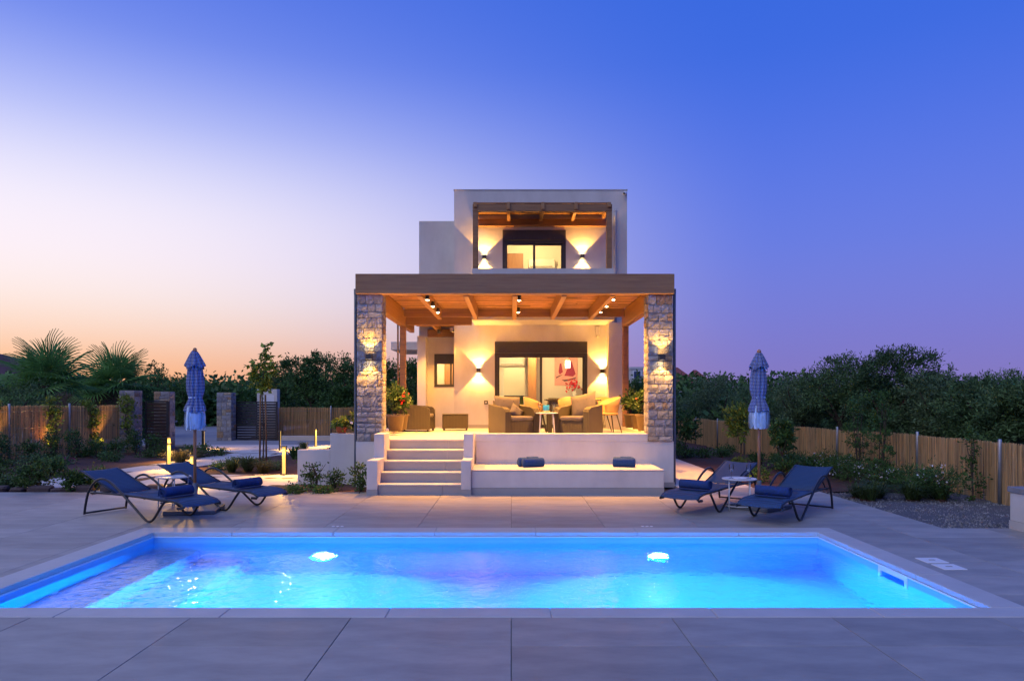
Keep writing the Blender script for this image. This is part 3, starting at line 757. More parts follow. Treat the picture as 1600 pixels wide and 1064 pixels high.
# ---- steps
steps = thing('entrance_steps', 'five tiled steps up to the porch with white flank walls', 'steps', (-1.55, 12.1, 0))
RIS = FL / 5.0
for k in range(5):
    y = k * .3
    part('riser', 'riser', steps, lambda m: (m.box(-.708, .38, y, y + .03, k * RIS - .02 * (k == 0), (k + 1) * RIS - .028), m.box(.384, .698, y, y + .03, k * RIS - .02 * (k == 0), (k + 1) * RIS - .028)))
    if k < 4: part('tread', 'tread', steps, lambda m: m.cbox(-.708, .698, y - .012, y + .33, (k + 1) * RIS - .027, (k + 1) * RIS, .004))
    else: part('tread', 'tile_warm', steps, lambda m: m.cbox(-.708, .698, y - .012, y + .098, (k + 1) * RIS - .027, (k + 1) * RIS + .001, .003))
for x0, x1 in ((-.89, -.71), (.70, .868)):
    part('flank_wall', 'stucco', steps, lambda m: (m.cbox(x0, x1, -.05, .60, .09, .58, .006), m.cbox(x0, x1, .601, 1.165, -.02, 1.0, .006)))
    part('flank_skirting', 'riser', steps, lambda m: m.box(x0 - .004, x1 + .004, -.056, .6, -.02, .0895))

# ---- bench
bench = thing('built_in_bench', 'long white built-in bench below the porch edge', 'bench', (.95, 12.13, 0))
part('body', 'stucco', bench, lambda m: m.cbox(-1.629, 1.64, 0, 1.16, .11, .396, .006))
part('seat_slab', 'tread', bench, lambda m: m.cbox(-1.629, 1.645, -.006, 1.163, .3965, .416, .004))
part('skirting', 'riser', bench, lambda m: m.box(-1.629, 1.643, -.005, 1.163, -.02, .1095))

# ---- stone columns
def stone_mesh(w, h, d, n=4):
    """rough faced stone: w along x, h along z, face towards -y"""
    v = []; f = []
    for i in range(n):
        for j in range(n):
            u = i / (n - 1); t = j / (n - 1); edge = i in (0, n - 1) or j in (0, n - 1)
            corner = i in (0, n - 1) and j in (0, n - 1)
            x = (u - .5) * w + rnd.uniform(-.08, .08) * w / n; z = (t - .5) * h + rnd.uniform(-.08, .08) * h / n
            if corner: x *= .97; z *= .97
            y = rnd.uniform(-.006, .004) if edge else -rnd.uniform(.0, .011)
            v.append((x, y, z))
    idx = lambda i, j: i * n + j
    for i in range(n - 1):
        for j in range(n - 1): f.append((idx(i, j), idx(i + 1, j), idx(i + 1, j + 1), idx(i, j + 1)))
    loop = [idx(i, 0) for i in range(n)] + [idx(n - 1, j) for j in range(1, n)] + [idx(i, n - 1) for i in range(n - 2, -1, -1)] + [idx(0, j) for j in range(n - 2, 0, -1)]
    o = len(v); v += [(v[k][0] * 1.0, d, v[k][2] * 1.0) for k in loop]
    L = len(loop)
    for k in range(L): f.append((loop[k], o + k, o + (k + 1) % L, loop[(k + 1) % L]))
    m = MB(); m.v = v; m.f = f; return m
def masonry(parent, W, H, place, hmin=.07, hmax=.21, wmin=.08, wmax=.22, depth=.05, z0=0.0):
    """coursed rubble on a W x H face; place(u, z) -> (location, rotation)"""
    z = 0.0
    while z < H - .03:
        h = rnd.uniform(hmin, hmax)
        if H - z - h < hmin: h = H - z
        u = 0.0
        while u < W - .02:
            w = rnd.uniform(wmin, wmax)
            if W - u - w < wmin * .8: w = W - u
            subs = [(z, h)]
            if h > .19 and rnd.random() < .45:
                q = rnd.uniform(.4, .6) * h; subs = [(z, q), (z + q, h - q)]
            for (zz, hh) in subs:
                lc, rt = place(u + w / 2, z0 + zz + hh / 2)
                stone_mesh(w - .012, hh - .012, depth).build('stone', 'stone', parent, False, lc, rt)
            u += w
        z += h
def stone_column(name, label, cx, cy, w, d, z0, z1, group=None, cat='column', sizes=(.07, .21, .08, .22)):
    o = thing(name, label, cat, (cx, cy, z0), 0, group)
    H = z1 - z0
    part('core', 'mortar', o, lambda m: m.box(-w / 2 + .018, w / 2 - .018, -d / 2 + .018, d / 2 - .018, 0, H))
    masonry(o, w, H, lambda u, z: ((-w / 2 + u, -d / 2, z), (0, 0, 0)), *sizes)
    masonry(o, w, H, lambda u, z: ((w / 2 - u, d / 2, z), (0, 0, R(180))), *sizes)
    masonry(o, d - .04, H, lambda u, z: ((w / 2, -d / 2 + .02 + u, z), (0, 0, R(90))), *sizes)
    masonry(o, d - .04, H, lambda u, z: ((-w / 2, d / 2 - .02 - u, z), (0, 0, R(-90))), *sizes)
    return o
stone_column('stone_column', 'rubble stone column left of the porch steps with a lit wall lamp', -2.635, 13.49, .47, .45, .832, 3.555, 'stone columns of the porch')
stone_column('stone_column', 'rubble stone column at the right end of the bench wall with a lit lamp', 2.77, 13.49, .46, .45, .832, 3.555, 'stone columns of the porch')

# ---- pergola
perg = thing('porch_pergola', 'brown timber porch pergola with reed ceiling on two stone columns', 'pergola', (0, 13.2, 3.4))
def gp_(name, mtl, fn, parent=perg, off=(0, -13.2, -3.4), smooth=False):
    mm = MB(); fn(mm); mm.xf(Matrix.Translation(off)); return mm.build(name, mtl, parent, smooth)
gp_('front_beam', 'wood_x', lambda m: m.cbox(-2.875, 3.005, 13.17, 13.36, 3.558, 3.925, .006))
for x0, x1 in ((-2.73, -2.58), (2.72, 2.87)): gp_('side_beam', 'wood_y', lambda m: m.cbox(x0, x1, 13.72, 17.62, 3.40, 3.79, .006))
for x0, x1 in ((-2.73, -2.58), (2.72, 2.87)): gp_('side_beam_end', 'wood_y', lambda m: m.cbox(x0 + .003, x1 - .003, 13.362, 13.7195, 3.557, 3.79, .004))
for x0, x1 in ((-2.872, -2.735), (2.875, 3.002)): gp_('side_board', 'wood_y', lambda m: m.cbox(x0, x1, 13.363, 17.6, 3.60, 3.92, .005))
RAFT = (-1.72, -.85, .07, .99, 1.90)
for x in RAFT: gp_('rafter', 'wood_y', lambda m: m.cbox(x - .05, x + .05, 13.365, 17.17, 3.53, 3.79, .006))
gp_('ledger', 'wood_x', lambda m: m.cbox(-2.575, 2.715, 17.18, 17.26, 3.60, 3.79, .006))
gp_('cross_beam', 'wood_x', lambda m: m.cbox(-2.577, -.97, 17.44, 17.58, 3.43, 3.64, .006))
gp_('roof_board', 'wood_x', lambda m: m.box(-2.73, 2.87, 13.37, 17.395, 3.835, 3.88))
for x in (-2.655, 2.795): gp_('post', 'wood', lambda m: m.cbox(x - .07, x + .07, 17.45, 17.59, FL + .08, 3.399, .006))
# wing side pergola
gp_('side_beam', 'wood_y', lambda m: m.cbox(-2.72, -2.60, 17.63, 19.17, 3.40, 3.60, .006))
gp_('wing_ledger', 'wood_x', lambda m: m.cbox(-2.29, -1.50, 19.48, 19.595, 3.325, 3.52, .006))
gp_('rafter', 'wood_y', lambda m: m.cbox(-1.98, -1.90, 17.6, 19.47, 3.42, 3.58, .006))
gp_('roof_board', 'wood_x', lambda m: m.box(-2.73, -1.495, 17.62, 19.59, 3.66, 3.70))
# reed ceiling
def reed_mat(name, x0, x1, y0, y1, z, parent, off, pitch=.017):
    v = []; f = []
    y = y0
    while y < y1:
        cuts = [x0] + sorted(rnd.uniform(x0, x1) for _ in range(2)) + [x1]
        for a, b in zip(cuts[:-1], cuts[1:]):
            r = rnd.uniform(.006, .012); dy = rnd.uniform(-.006, .006); dz = rnd.uniform(-.016, .004); dy2 = dy + rnd.uniform(-.02, .02)
            o = len(v)
            for X, D in ((a, dy), (b, dy2)):
                for k in range(3):
                    t = 2.1 * k + .5; v.append((X + off[0], y + D + r * math.cos(t) + off[1], z + dz + r * math.sin(t) + off[2]))
            f += [(o, o + 1, o + 4, o + 3), (o + 1, o + 2, o + 5, o + 4), (o + 2, o, o + 3, o + 5)]
        y += pitch
    m = MB(); m.v = v; m.f = f
    o = m.build(name, 'reed_roof', parent); o['kind'] = 'stuff'; return o
reed_mat('reed_mat', -2.57, 2.71, 13.38, 17.39, 3.812, perg, (0, -13.2, -3.4))
reed_mat('reed_mat', -2.58, -1.50, 17.64, 19.55, 3.63, perg, (0, -13.2, -3.4))

bperg = thing('balcony_pergola', 'small brown timber pergola over the upstairs balcony', 'pergola', (0, 17.4, 4.8))
bo = (0, -17.4, -4.8)
gp_('front_beam', 'wood_x', lambda m: m.cbox(-.945, 2.455, 17.405, 17.545, 6.195, 6.37, .006), bperg, bo)
for x in (-.875, 2.385): gp_('post', 'wood', lambda m: m.cbox(x - .065, x + .065, 17.41, 17.54, 4.801, 6.194, .006), bperg, bo)
gp_('ledger', 'wood_x', lambda m: m.cbox(-.94, 2.45, 18.5, 18.595, 6.10, 6.28, .006), bperg, bo)
for x in (-.875, -.07, .77, 1.58, 2.385): gp_('rafter', 'wood_y', lambda m: m.cbox(x - .04, x + .04, 17.36, 18.498, 6.285 if x in (-.875, 2.385) else 6.23, 6.405, .005), bperg, bo)
gp_('roof_board', 'wood_x', lambda m: m.box(-.94, 2.45, 17.56, 18.59, 6.43, 6.45), bperg, bo)
reed_mat('reed_mat', -.93, 2.44, 17.57, 18.57, 6.418, bperg, bo)

# ---- wall lamps (up and down)
def wall_lamp(x, y, z, lab, power, size=84):
    o = thing('wall_lamp', lab, 'wall lamp', (x, y, z), 0, 'lit up-and-down wall lamps')
    part('body', 'alu', o, lambda m: (m.box(-.05, -.046, -.14, -.012, -.05, .05), m.box(.046, .05, -.14, -.012, -.05, .05), m.box(-.046, .046, -.14, -.136, -.05, .05), m.box(-.05, .05, -.012, 0, -.05, .05), m.box(-.046, .046, -.136, -.012, -.012, .012)))
    for s in (1, -1):
        part('lens', 'lamp_glow', o, lambda m: m.box(-.035, .035, -.125, -.025, s * .018 - .004, s * .018 + .004))
        spot(o, (0, -.095, s * .045), (0, 0, 0) if s < 0 else (R(180), 0, 0), power, size, .08)
    return o
wall_lamp(-.85, 18.6, 2.37, 'lit wall lamp left of the ground floor sliding door', 150, 92)
wall_lamp(2.36, 18.6, 2.35, 'lit wall lamp right of the ground floor sliding door', 150, 92)
wall_lamp(-.70, 18.6, 5.30, 'lit wall lamp left of the upstairs balcony door', 130, 92)
wall_lamp(1.84, 18.6, 5.32, 'lit wall lamp right of the upstairs balcony door', 130, 92)
wall_lamp(-2.62, 13.235, 2.40, 'lit wall lamp on the left stone column', 75)
wall_lamp(2.775, 13.235, 2.385, 'lit wall lamp on the right stone column', 75)
# ---- downlights on the rafters
k = 0
for x, ys, side in ((-1.72, (13.95, 14.9, 15.95), 'left rafter'), (.07, (14.0, 15.9), 'middle rafter'), (1.90, (13.9, 14.9, 15.9), 'right rafter')):
    for j, y in enumerate(ys):
        nth = ('nearest', 'second', 'farthest')[j] if len(ys) == 3 else ('nearer', 'farther')[j]
        o = thing('downlight', f'small black downlight on the {side} of the porch pergola, {nth} one', 'spotlight', (x + .085, y, 3.60), 0, 'downlights under the porch pergola')
        part('can', 'black', o, lambda m: m.lathe([(.035, .05), (.035, -.05), (.031, -.05), (.031, -.03)], 14, cap=False), True)
        part('bulb', 'spot_glow', o, lambda m: m.lathe([(.030, -.040), (.028, -.056), (.014, -.064)], 12))
        spot(o, (0, 0, -.072), (0, 0, 0), 1000, 108, .8, (1, .42, .065), .02)
o = thing('downlight', 'small downlight under the side pergola beside the wing window', 'spotlight', (-1.88, 18.5, 3.42), 0, 'downlights under the porch pergola')
part('can', 'black', o, lambda m: m.lathe([(.035, .0), (.035, -.09), (.031, -.09), (.031, -.07)], 14, cap=False), True)
part('bulb', 'spot_glow', o, lambda m: m.lathe([(.030, -.076), (.020, -.070)], 12))
spot(o, (0, 0, -.1), (0, 0, 0), 320, 120, .6, (1, .42, .065), .02)
# security cameras, alarm siren, socket
for (x, y, z, lab, s) in ((-1.56, 18.55, 3.44, 'white security camera at the top left corner of the porch wall', -1), (2.96, 18.55, 6.98, 'small security camera at the top right corner of the villa', 1)):
    o = thing('security_camera', lab, 'camera', (x, y, z))
    part('mount', 'white_plastic', o, lambda m: m.cbox(-.03, .03, -.03, .05, -.03, .03, .006))
    part('barrel', 'white_plastic', o, lambda m: m.tube([(0, -.02, -.03), (s * -.06, -.14, -.06)], .035, 10), True)
    part('lens', 'black', o, lambda m: m.tube([(s * -.06, -.14, -.06), (s * -.063, -.147, -.062)], .027, 10), True)
o = thing('motion_sensor', 'white motion sensor high on the porch wall near the right pier', 'sensor', (2.24, 18.6, 3.35))
part('body', 'white_plastic', o, lambda m: m.cbox(-.05, .05, -.06, 0, -.07, .15, .012)); part('lens', 'stucco', o, lambda m: m.lathe([(.045, -.12), (.05, -.09), (.045, -.072)], 12, (0, -.035, 0)))
o = thing('wall_socket', 'dark socket low on the porch wall between lamp and door', 'socket', (-.66, 18.6, 1.54))
part('plate', 'alu', o, lambda m: m.cbox(-.05, .05, -.015, 0, -.05, .05, .004)); part('outlet', 'white_plastic', o, lambda m: m.lathe([(.02, .0), (.02, .003)], 10).xf(Matrix.Translation((0, -.0155, 0)) @ Matrix.Rotation(R(90), 4, 'X')))

# ================================================================== FENCES AND GATES
def reed_fence(label, pts, h, posts, z0=-0.06):
    o = thing('reed_fence', label, 'fence', (pts[0][0], pts[0][1], z0))
    P = [Vector((p[0], p[1], 0)) for p in pts]; O = P[0]
    for a, b in zip(P[:-1], P[1:]):
        L = (b - a).length; d = (b - a) / L; nrm = Vector((-d.y, d.x, 0))
        nb = max(1, round(L / posts))
        for q in range(nb):
            v = []; f = []; s = q * L / nb; e = (q + 1) * L / nb
            while s < e:
                c = a + d * s + nrm * rnd.uniform(-.012, .012) - O; r = rnd.uniform(.0045, .008)
                top = h + rnd.uniform(-.022, .012) + .012 * math.sin(s * 2.1); lean = d * rnd.uniform(-.02, .02) + nrm * rnd.uniform(-.012, .012)
                i = len(v)
                for zz, sh in ((0, 0), (top, 1)):
                    for k in range(3):
                        t = k * 2.094 + .4
                        w = c + lean * sh + d * r * math.cos(t) + nrm * r * math.sin(t); v.append((w.x, w.y, zz))
                f += [(i, i + 1, i + 4, i + 3), (i + 1, i + 2, i + 5, i + 4), (i + 2, i, i + 3, i + 5)]
                s += rnd.uniform(.006, .010)
            m = MB(); m.v = v; m.f = f; pnl = m.build('reed_panel', 'reed', o); pnl['kind'] = 'stuff'
            for zz in (.25, h * .6, h - .15):
                p0 = a + d * (q * L / nb) - O - nrm * .02; p1 = a + d * ((q + 1) * L / nb) - O - nrm * .02
                part('wire', 'galv', o, lambda m: m.tube([(p0.x, p0.y, zz), (p1.x, p1.y, zz)], .0025, 4))
            pp_ = a + d * (q * L / nb) - O
            cdir = Vector((0, 0, 0)) - a; cdir.z = 0; cdir.normalize(); pp_ = pp_ + cdir * .05
            part('post', 'galv', o, lambda m: m.lathe([(.028, 0), (.028, h + .05), (.02, h + .065)], 10, (pp_.x, pp_.y, 0)), True)
    return o
reed_fence('sunlit brown reed fence behind the left garden bed', [(-14.9, 14.8), (-13.35, 19.0), (-12.25, 22.4)], 1.50, 1.75)
reed_fence('brown reed fence far behind the sapling, right of the dark sliding gate', [(-9.75, 29.6), (-3.4, 31.5)], 1.35, 2.2)
reed_fence('long brown reed fence along the right side of the garden', [(7.75, 7.5), (7.72, 11.3), (7.95, 14.0), (7.1, 19.0), (6.75, 29.0)], .98, 2.3)

stone_column('stone_pillar', 'stone gate pillar at the end of the left reed fence', -12.0, 22.55, .48, .48, -.06, 1.9, 'stone pillars at the gates', 'pillar', (.14, .30, .15, .30))
stone_column('stone_pillar', 'stone gate pillar behind the slatted pedestrian gate', -11.52, 23.75, .52, .4, -.06, 1.88, 'stone pillars at the gates', 'pillar', (.14, .30, .15, .30))
stone_column('stone_pillar', 'far stone pillar beside the dark sliding gate', -11.4, 28.6, .58, .5, -.06, 1.90, 'stone pillars at the gates', 'pillar', (.14, .30, .15, .30))
g1 = thing('pedestrian_gate', 'brown horizontal slat pedestrian gate between stone pillars', 'gate', (-11.52, 23.2, -.02))
part('gate_frame', 'black', g1, lambda m: (m.box(-.36, -.32, 0, .05, .02, 1.6), m.box(.32, .36, 0, .05, .02, 1.6), m.box(-.32, .32, 0, .05, 1.56, 1.6), m.box(-.32, .32, 0, .05, .02, .06)))
sl = MB().cbox(-.32, .32, .008, .03, 0, .085, .004).mesh('slat'); sl.materials.append(M['gate_brown'])
for k in range(14): link('slat', sl, g1, (0, 0, .08 + k * .105))
g2 = thing('sliding_gate', 'dark horizontal slat sliding gate across the driveway', 'gate', (-10.35, 29.0, -.02))
part('gate_frame', 'black', g2, lambda m: (m.box(-.85, -.79, 0, .06, .03, 1.56), m.box(.79, .85, 0, .06, .03, 1.56), m.box(-.79, .79, 0, .06, 1.5, 1.56), m.box(-.79, .79, 0, .06, .03, .1), m.box(-.03, .03, .036, .06, .1, 1.5)))
sl2 = MB().cbox(-.79, .79, .008, .034, 0, .088, .004).mesh('slat'); sl2.materials.append(M['gate'])
for k in range(13): link('slat', sl2, g2, (0, 0, .115 + k * .106))
part('end_post', 'galv', g2, lambda m: m.cbox(-.98, -.88, -.02, .08, 0, 1.62, .006))
mb_ = thing('meter_cabinet', 'white plastered meter cabinet behind the sliding gate', 'cabinet', (-10.15, 29.7, 0))
part('wall', 'stucco', mb_, lambda m: m.cbox(-.42, .42, 0, .35, -.05, 2.05, .01)); part('door', 'white_plastic', mb_, lambda m: m.cbox(-.3, .3, -.012, -.001, 1.0, 1.8, .004))
o = thing('gate_post', 'thin dark metal post at the driveway edge by the pedestrian gate', 'post', (-10.95, 22.8, -.05))
part('shaft', 'black', o, lambda m: m.cbox(-.04, .04, -.04, .04, 0, 1.6, .005)); part('cap', 'black', o, lambda m: m.cbox(-.046, .046, -.046, .046, 1.6, 1.615, .004))
pl = thing('planter_box', 'low pale concrete planter at the foot of the far reed fence', 'planter', (-8.3, 28.9, 0))
part('box', 'path', pl, lambda m: m.cbox(-1.0, 1.0, 0, .35, -.05, .16, .01)); part('soil_fill', 'soil', pl, lambda m: m.box(-.93, .93, .07, .28, .158, .168))

# bollard lights
def bollard(x, y, lab, h=.60, lit=True, face=0.0, power=120):
    o = thing('bollard_light', lab, 'bollard light', (x, y, 0), face, 'garden bollard lights')
    part('base_plate', 'black', o, lambda m: m.cbox(-.06, .06, -.06, .06, -.02, .008, .003))
    part('post', 'black', o, lambda m: (m.box(-.045, .045, .012, .04, .008, h), m.cbox(-.055, .055, -.055, .055, h, h + .018, .004)))
    part('diffuser', 'led_glow', o, lambda m: m.box(-.036, .036, -.006, .011, .02, h - .002))
    spot(o, (0, -.03, h - .03), (R(-38), 0, 0), power, 150, .8, (1, .50, .08), .03)
    return o
bollard(-4.87, 15.3, 'lit bollard light left of the stepped white wall', .6, face=R(-14))
bollard(-5.95, 13.3, 'lit bollard light behind the left sun umbrella and lounger', .56, face=R(-30))
bollard(-9.1, 19.0, 'lit bollard light beside the path, farther of the two near the gate', .6, face=R(25))
bollard(-7.95, 16.6, 'thin lit bollard light beside the path, nearer of the two near the gate', .58, face=R(58), power=170)
bollard(-9.9, 23.0, 'dark bollard light at the driveway edge right of the pedestrian gate', .6, face=R(150))
bollard(-7.3, 22.6, 'dark bollard light behind the sapling trunk on the far path', .62, face=R(120), power=200)
bollard(-6.72, 24.6, 'dark bollard light at the far path nearest the red bowl', .6, face=R(80), power=200)
# small garden spots on the fence
for (x, y, lab) in ((-13.15, 18.4, 'small garden spotlight under the fence climber, nearest the picture edge'), (-12.75, 19.9, 'small garden spotlight under the second fence climber'), (-12.2, 21.4, 'small garden spotlight under the third fence climber near the pillar')):
    o = thing('garden_spotlight', lab, 'spotlight', (x, y, -.02), 0, 'spotlights at the left fence')
    part('spike', 'black', o, lambda m: m.tube([(0, 0, 0), (0, 0, .16)], .012, 6)); part('head', 'black', o, lambda m: m.lathe([(.03, 0), (.04, .08), (.036, .08), (.03, .06)], 12, (0, 0, .16), False), True)
    part('bulb', 'spot_glow', o, lambda m: m.lathe([(.03, .055), (.02, .062)], 10, (0, 0, .16)))
    spot(o, (0, 0, .25), (R(180 - 14), 0, R(110)), 60, 90, .8, (1, .52, .12), .02)

# ================================================================== TERRACE FURNITURE
def make_lounger():
    o = thing('sun_lounger', '', 'sun lounger')
    W = .31
    for s in (-1, 1):
        path = curve([(0, s * W, .014), (.03, s * W, .16), (.10, s * W, .34), (.24, s * W, .48), (.40, s * W, .525), (.57, s * W, .48), (.78, s * W, .36), (1.02, s * W, .20), (1.24, s * W, .05), (1.335, s * W, .014), (1.43, s * W, .05), (1.56, s * W, .20), (1.64, s * W, .29)], 5)
        part('side_leg', 'darkframe', o, lambda m: m.tube(path, .0165, 8), True)
        rail = curve([(.10, s * (W - .03), .315), (.55, s * (W - .03), .325), (1.1, s * (W - .03), .315), (1.5, s * (W - .03), .30), (1.76, s * (W - .03), .295), (1.90, s * (W - .03), .27), (1.97, s * (W - .03), .23)], 4)
        part('seat_rail', 'darkframe', o, lambda m: m.tube(rail, .015, 8), True)
        part('back_rail', 'darkframe', o, lambda m: m.tube([(.62, s * (W - .05), .325), (-.12, s * (W - .05), .60)], .014, 8), True)
        part('back_brace', 'darkframe', o, lambda m: m.tube([(.28, s * (W - .06), .45), (.12, s * (W - .06), .315)], .010, 6), True)
    part('floor_bar', 'darkframe', o, lambda m: m.tube([(.01, -W, .03), (.01, W, .03)], .013, 8), True)
    for u in (1.2, .12): part('cross_bar', 'darkframe', o, lambda m: m.tube([(u, -W + .03, .30), (u, W - .03, .30)], .012, 8), True)
    def sheet(m, prof, hw):
        n = 8; vs = []; fs = []
        for (u, z) in prof:
            for j in range(n + 1):
                y = -hw + 2 * hw * j / n; vs.append((u, y, z - .018 * (1 - (y / hw) ** 2)))
        k = len(prof)
        for i in range(k - 1):
            for j in range(n):
                a = i * (n + 1) + j; fs.append((a, a + 1, a + n + 2, a + n + 1))
        b = len(vs); vs += [(x, y, z - .006) for x, y, z in vs]; fs += [tuple(q + b for q in reversed(f)) for f in fs]
        per = [j for j in range(n + 1)] + [i * (n + 1) + n for i in range(1, k)] + [(k - 1) * (n + 1) + j for j in range(n - 1, -1, -1)] + [i * (n + 1) for i in range(k - 2, 0, -1)]
        fs += [(per[i], per[(i + 1) % len(per)], per[(i + 1) % len(per)] + b, per[i] + b) for i in range(len(per))]
        m.add(vs, fs)
    part('seat_sling', 'sling', o, lambda m: sheet(m, [(.62, .338), (.9, .33), (1.2, .325), (1.5, .314), (1.72, .312), (1.84, .30), (1.92, .28), (1.98, .245)], .285), True)
    part('back_sling', 'sling', o, lambda m: sheet(m, [(.60, .343), (.42, .405), (.24, .474), (.06, .545), (-.10, .604), (-.145, .614), (-.16, .602)], .275), True)
    for s in (-1, 1): part('foot_clip', 'darkframe', o, lambda m: m.cbox(1.86, 1.97, s * .295 - .015, s * .295 + .015, .20, .235, .008))
    return o
def rolled_towel(lab, loc, rz, r=.07, L=.42, mtl='towel', group='rolled towels on the loungers'):
    o = thing('rolled_towel', lab, 'towel', loc, rz, group)
    # spiral roll along local y
    n = 44; vs = []; fs = []; segs = 6
    for k in range(segs + 1):
        for i in range(n):
            t = i / (n - 1) * 5.2 * math.pi; rr = r * (.25 + .75 * i / (n - 1)); a = t
            sag = 0.93 if math.sin(a) < 0 else 1.0
            vs.append((rr * math.cos(a) + .004 * math.sin(k * 1.7 + i), -L / 2 + L * k / segs + .006 * math.sin(i * .8 + 1.3 * (k in (0, segs)) * k), r * .96 + rr * math.sin(a) * sag))
    for k in range(segs):
        for i in range(n - 1):
            q = k * n + i; fs.append((q, q + 1, q + n + 1, q + n))
    b = MB(); b.add(vs, fs); ro = b.build('roll', mtl, o, True)
    sol = ro.modifiers.new('thickness', 'SOLIDIFY'); sol.thickness = .008; sol.offset = 0
    part('hem', mtl, o, lambda m: m.cbox(r * .55, r * 1.02, -L / 2 + .01, L / 2 - .01, .002, .016, .004))
    return o
proto = make_lounger()
spots_ = [(-5.8, 10.22, R(-26.5), 'blue sling sun lounger at the left, nearest the pool corner'), (-5.21, 11.2, R(-26.5), 'blue sling sun lounger at the left, behind the striped umbrella'),
          (4.47, 10.68, R(-131), 'blue sling sun lounger at the right, nearer the gravel'), (3.62, 11.42, R(-131), 'blue sling sun lounger at the right, next to the side path')]
tl = ['rolled navy towel on the nearest left lounger', 'rolled navy towel on the left lounger behind the umbrella', 'rolled navy towel on the right lounger by the gravel', 'rolled navy towel on the right lounger by the bench end']
for i, (x, y, a, lab) in enumerate(spots_):
    o = proto if i == 0 else copy_tree(proto)
    o.location = (x, y, 0); o.rotation_euler = (0, 0, a); o['label'] = lab; o['group'] = 'blue sun loungers by the pool'
    u = 1.48
    rolled_towel(tl[i], (x + u * math.cos(a), y + u * math.sin(a), .308), a, .075, .46)

def side_table(lab, x, y, rz=0.0):
    o = thing('side_table', lab, 'side table', (x, y, 0), rz, 'round white side tables between loungers')
    part('top', 'table_white', o, lambda m: m.lathe([(.235, .452), (.245, .456), (.245, .468), (.238, .471), (.225, .464)], 32), True)
    for k in range(4):
        a = k * math.pi / 2 + .5
        part('leg', 'table_white', o, lambda m: m.tube([(.20 * math.cos(a), .20 * math.sin(a), 0.0), (.20 * math.cos(a), .20 * math.sin(a), .452)], .009, 8), True)
    part('ring', 'table_white', o, lambda m: m.tube([(.20 * math.cos(t * .3927), .20 * math.sin(t * .3927), .08) for t in range(17)], .006, 6), True)
    return o
side_table('round white side table between the two left loungers', -5.02, 10.62)
side_table('round white side table with two glasses between the right loungers', 3.30, 10.35)
def glass(lab, loc, sc_=1.0, group='glasses', name='champagne_glass'):
    o = thing(name, lab, 'glass', loc, 0, group)
    part('bowl', 'glassware', o, lambda m: m.lathe([(.004 * sc_, .085 * sc_), (.02 * sc_, .10 * sc_), (.033 * sc_, .13 * sc_), (.034 * sc_, .165 * sc_), (.028 * sc_, .205 * sc_)], 16, cap=False), True)
    part('drink', 'white_plastic', o, lambda m: m.lathe([(.004 * sc_, .09 * sc_), (.019 * sc_, .103 * sc_), (.030 * sc_, .128 * sc_)], 14), True)
    part('stem', 'glassware', o, lambda m: m.lathe([(.034 * sc_, 0), (.03 * sc_, .003 * sc_), (.005 * sc_, .01 * sc_), (.004 * sc_, .085 * sc_)], 12), True)
    return o
glass('wine glass on the right side table, left one', (3.20, 10.40, .466), 1.0, 'glasses on the side table')
glass('wine glass on the right side table, right one', (3.44, 10.36, .466), 1.0, 'glasses on the side table')
o = thing('open_book', 'small open magazine lying on the right side table', 'book', (3.29, 10.27, .468), R(12))
part('page', 'white_plastic', o, lambda m: m.extr([(-.09, .004), (-.05, .016), (0, .006), (.05, .016), (.09, .004), (.09, .001), (-.09, .001)], -.06, .06)); part('cover', 'door_wood', o, lambda m: m.box(-.093, .093, -.063, .063, -.001, .001))

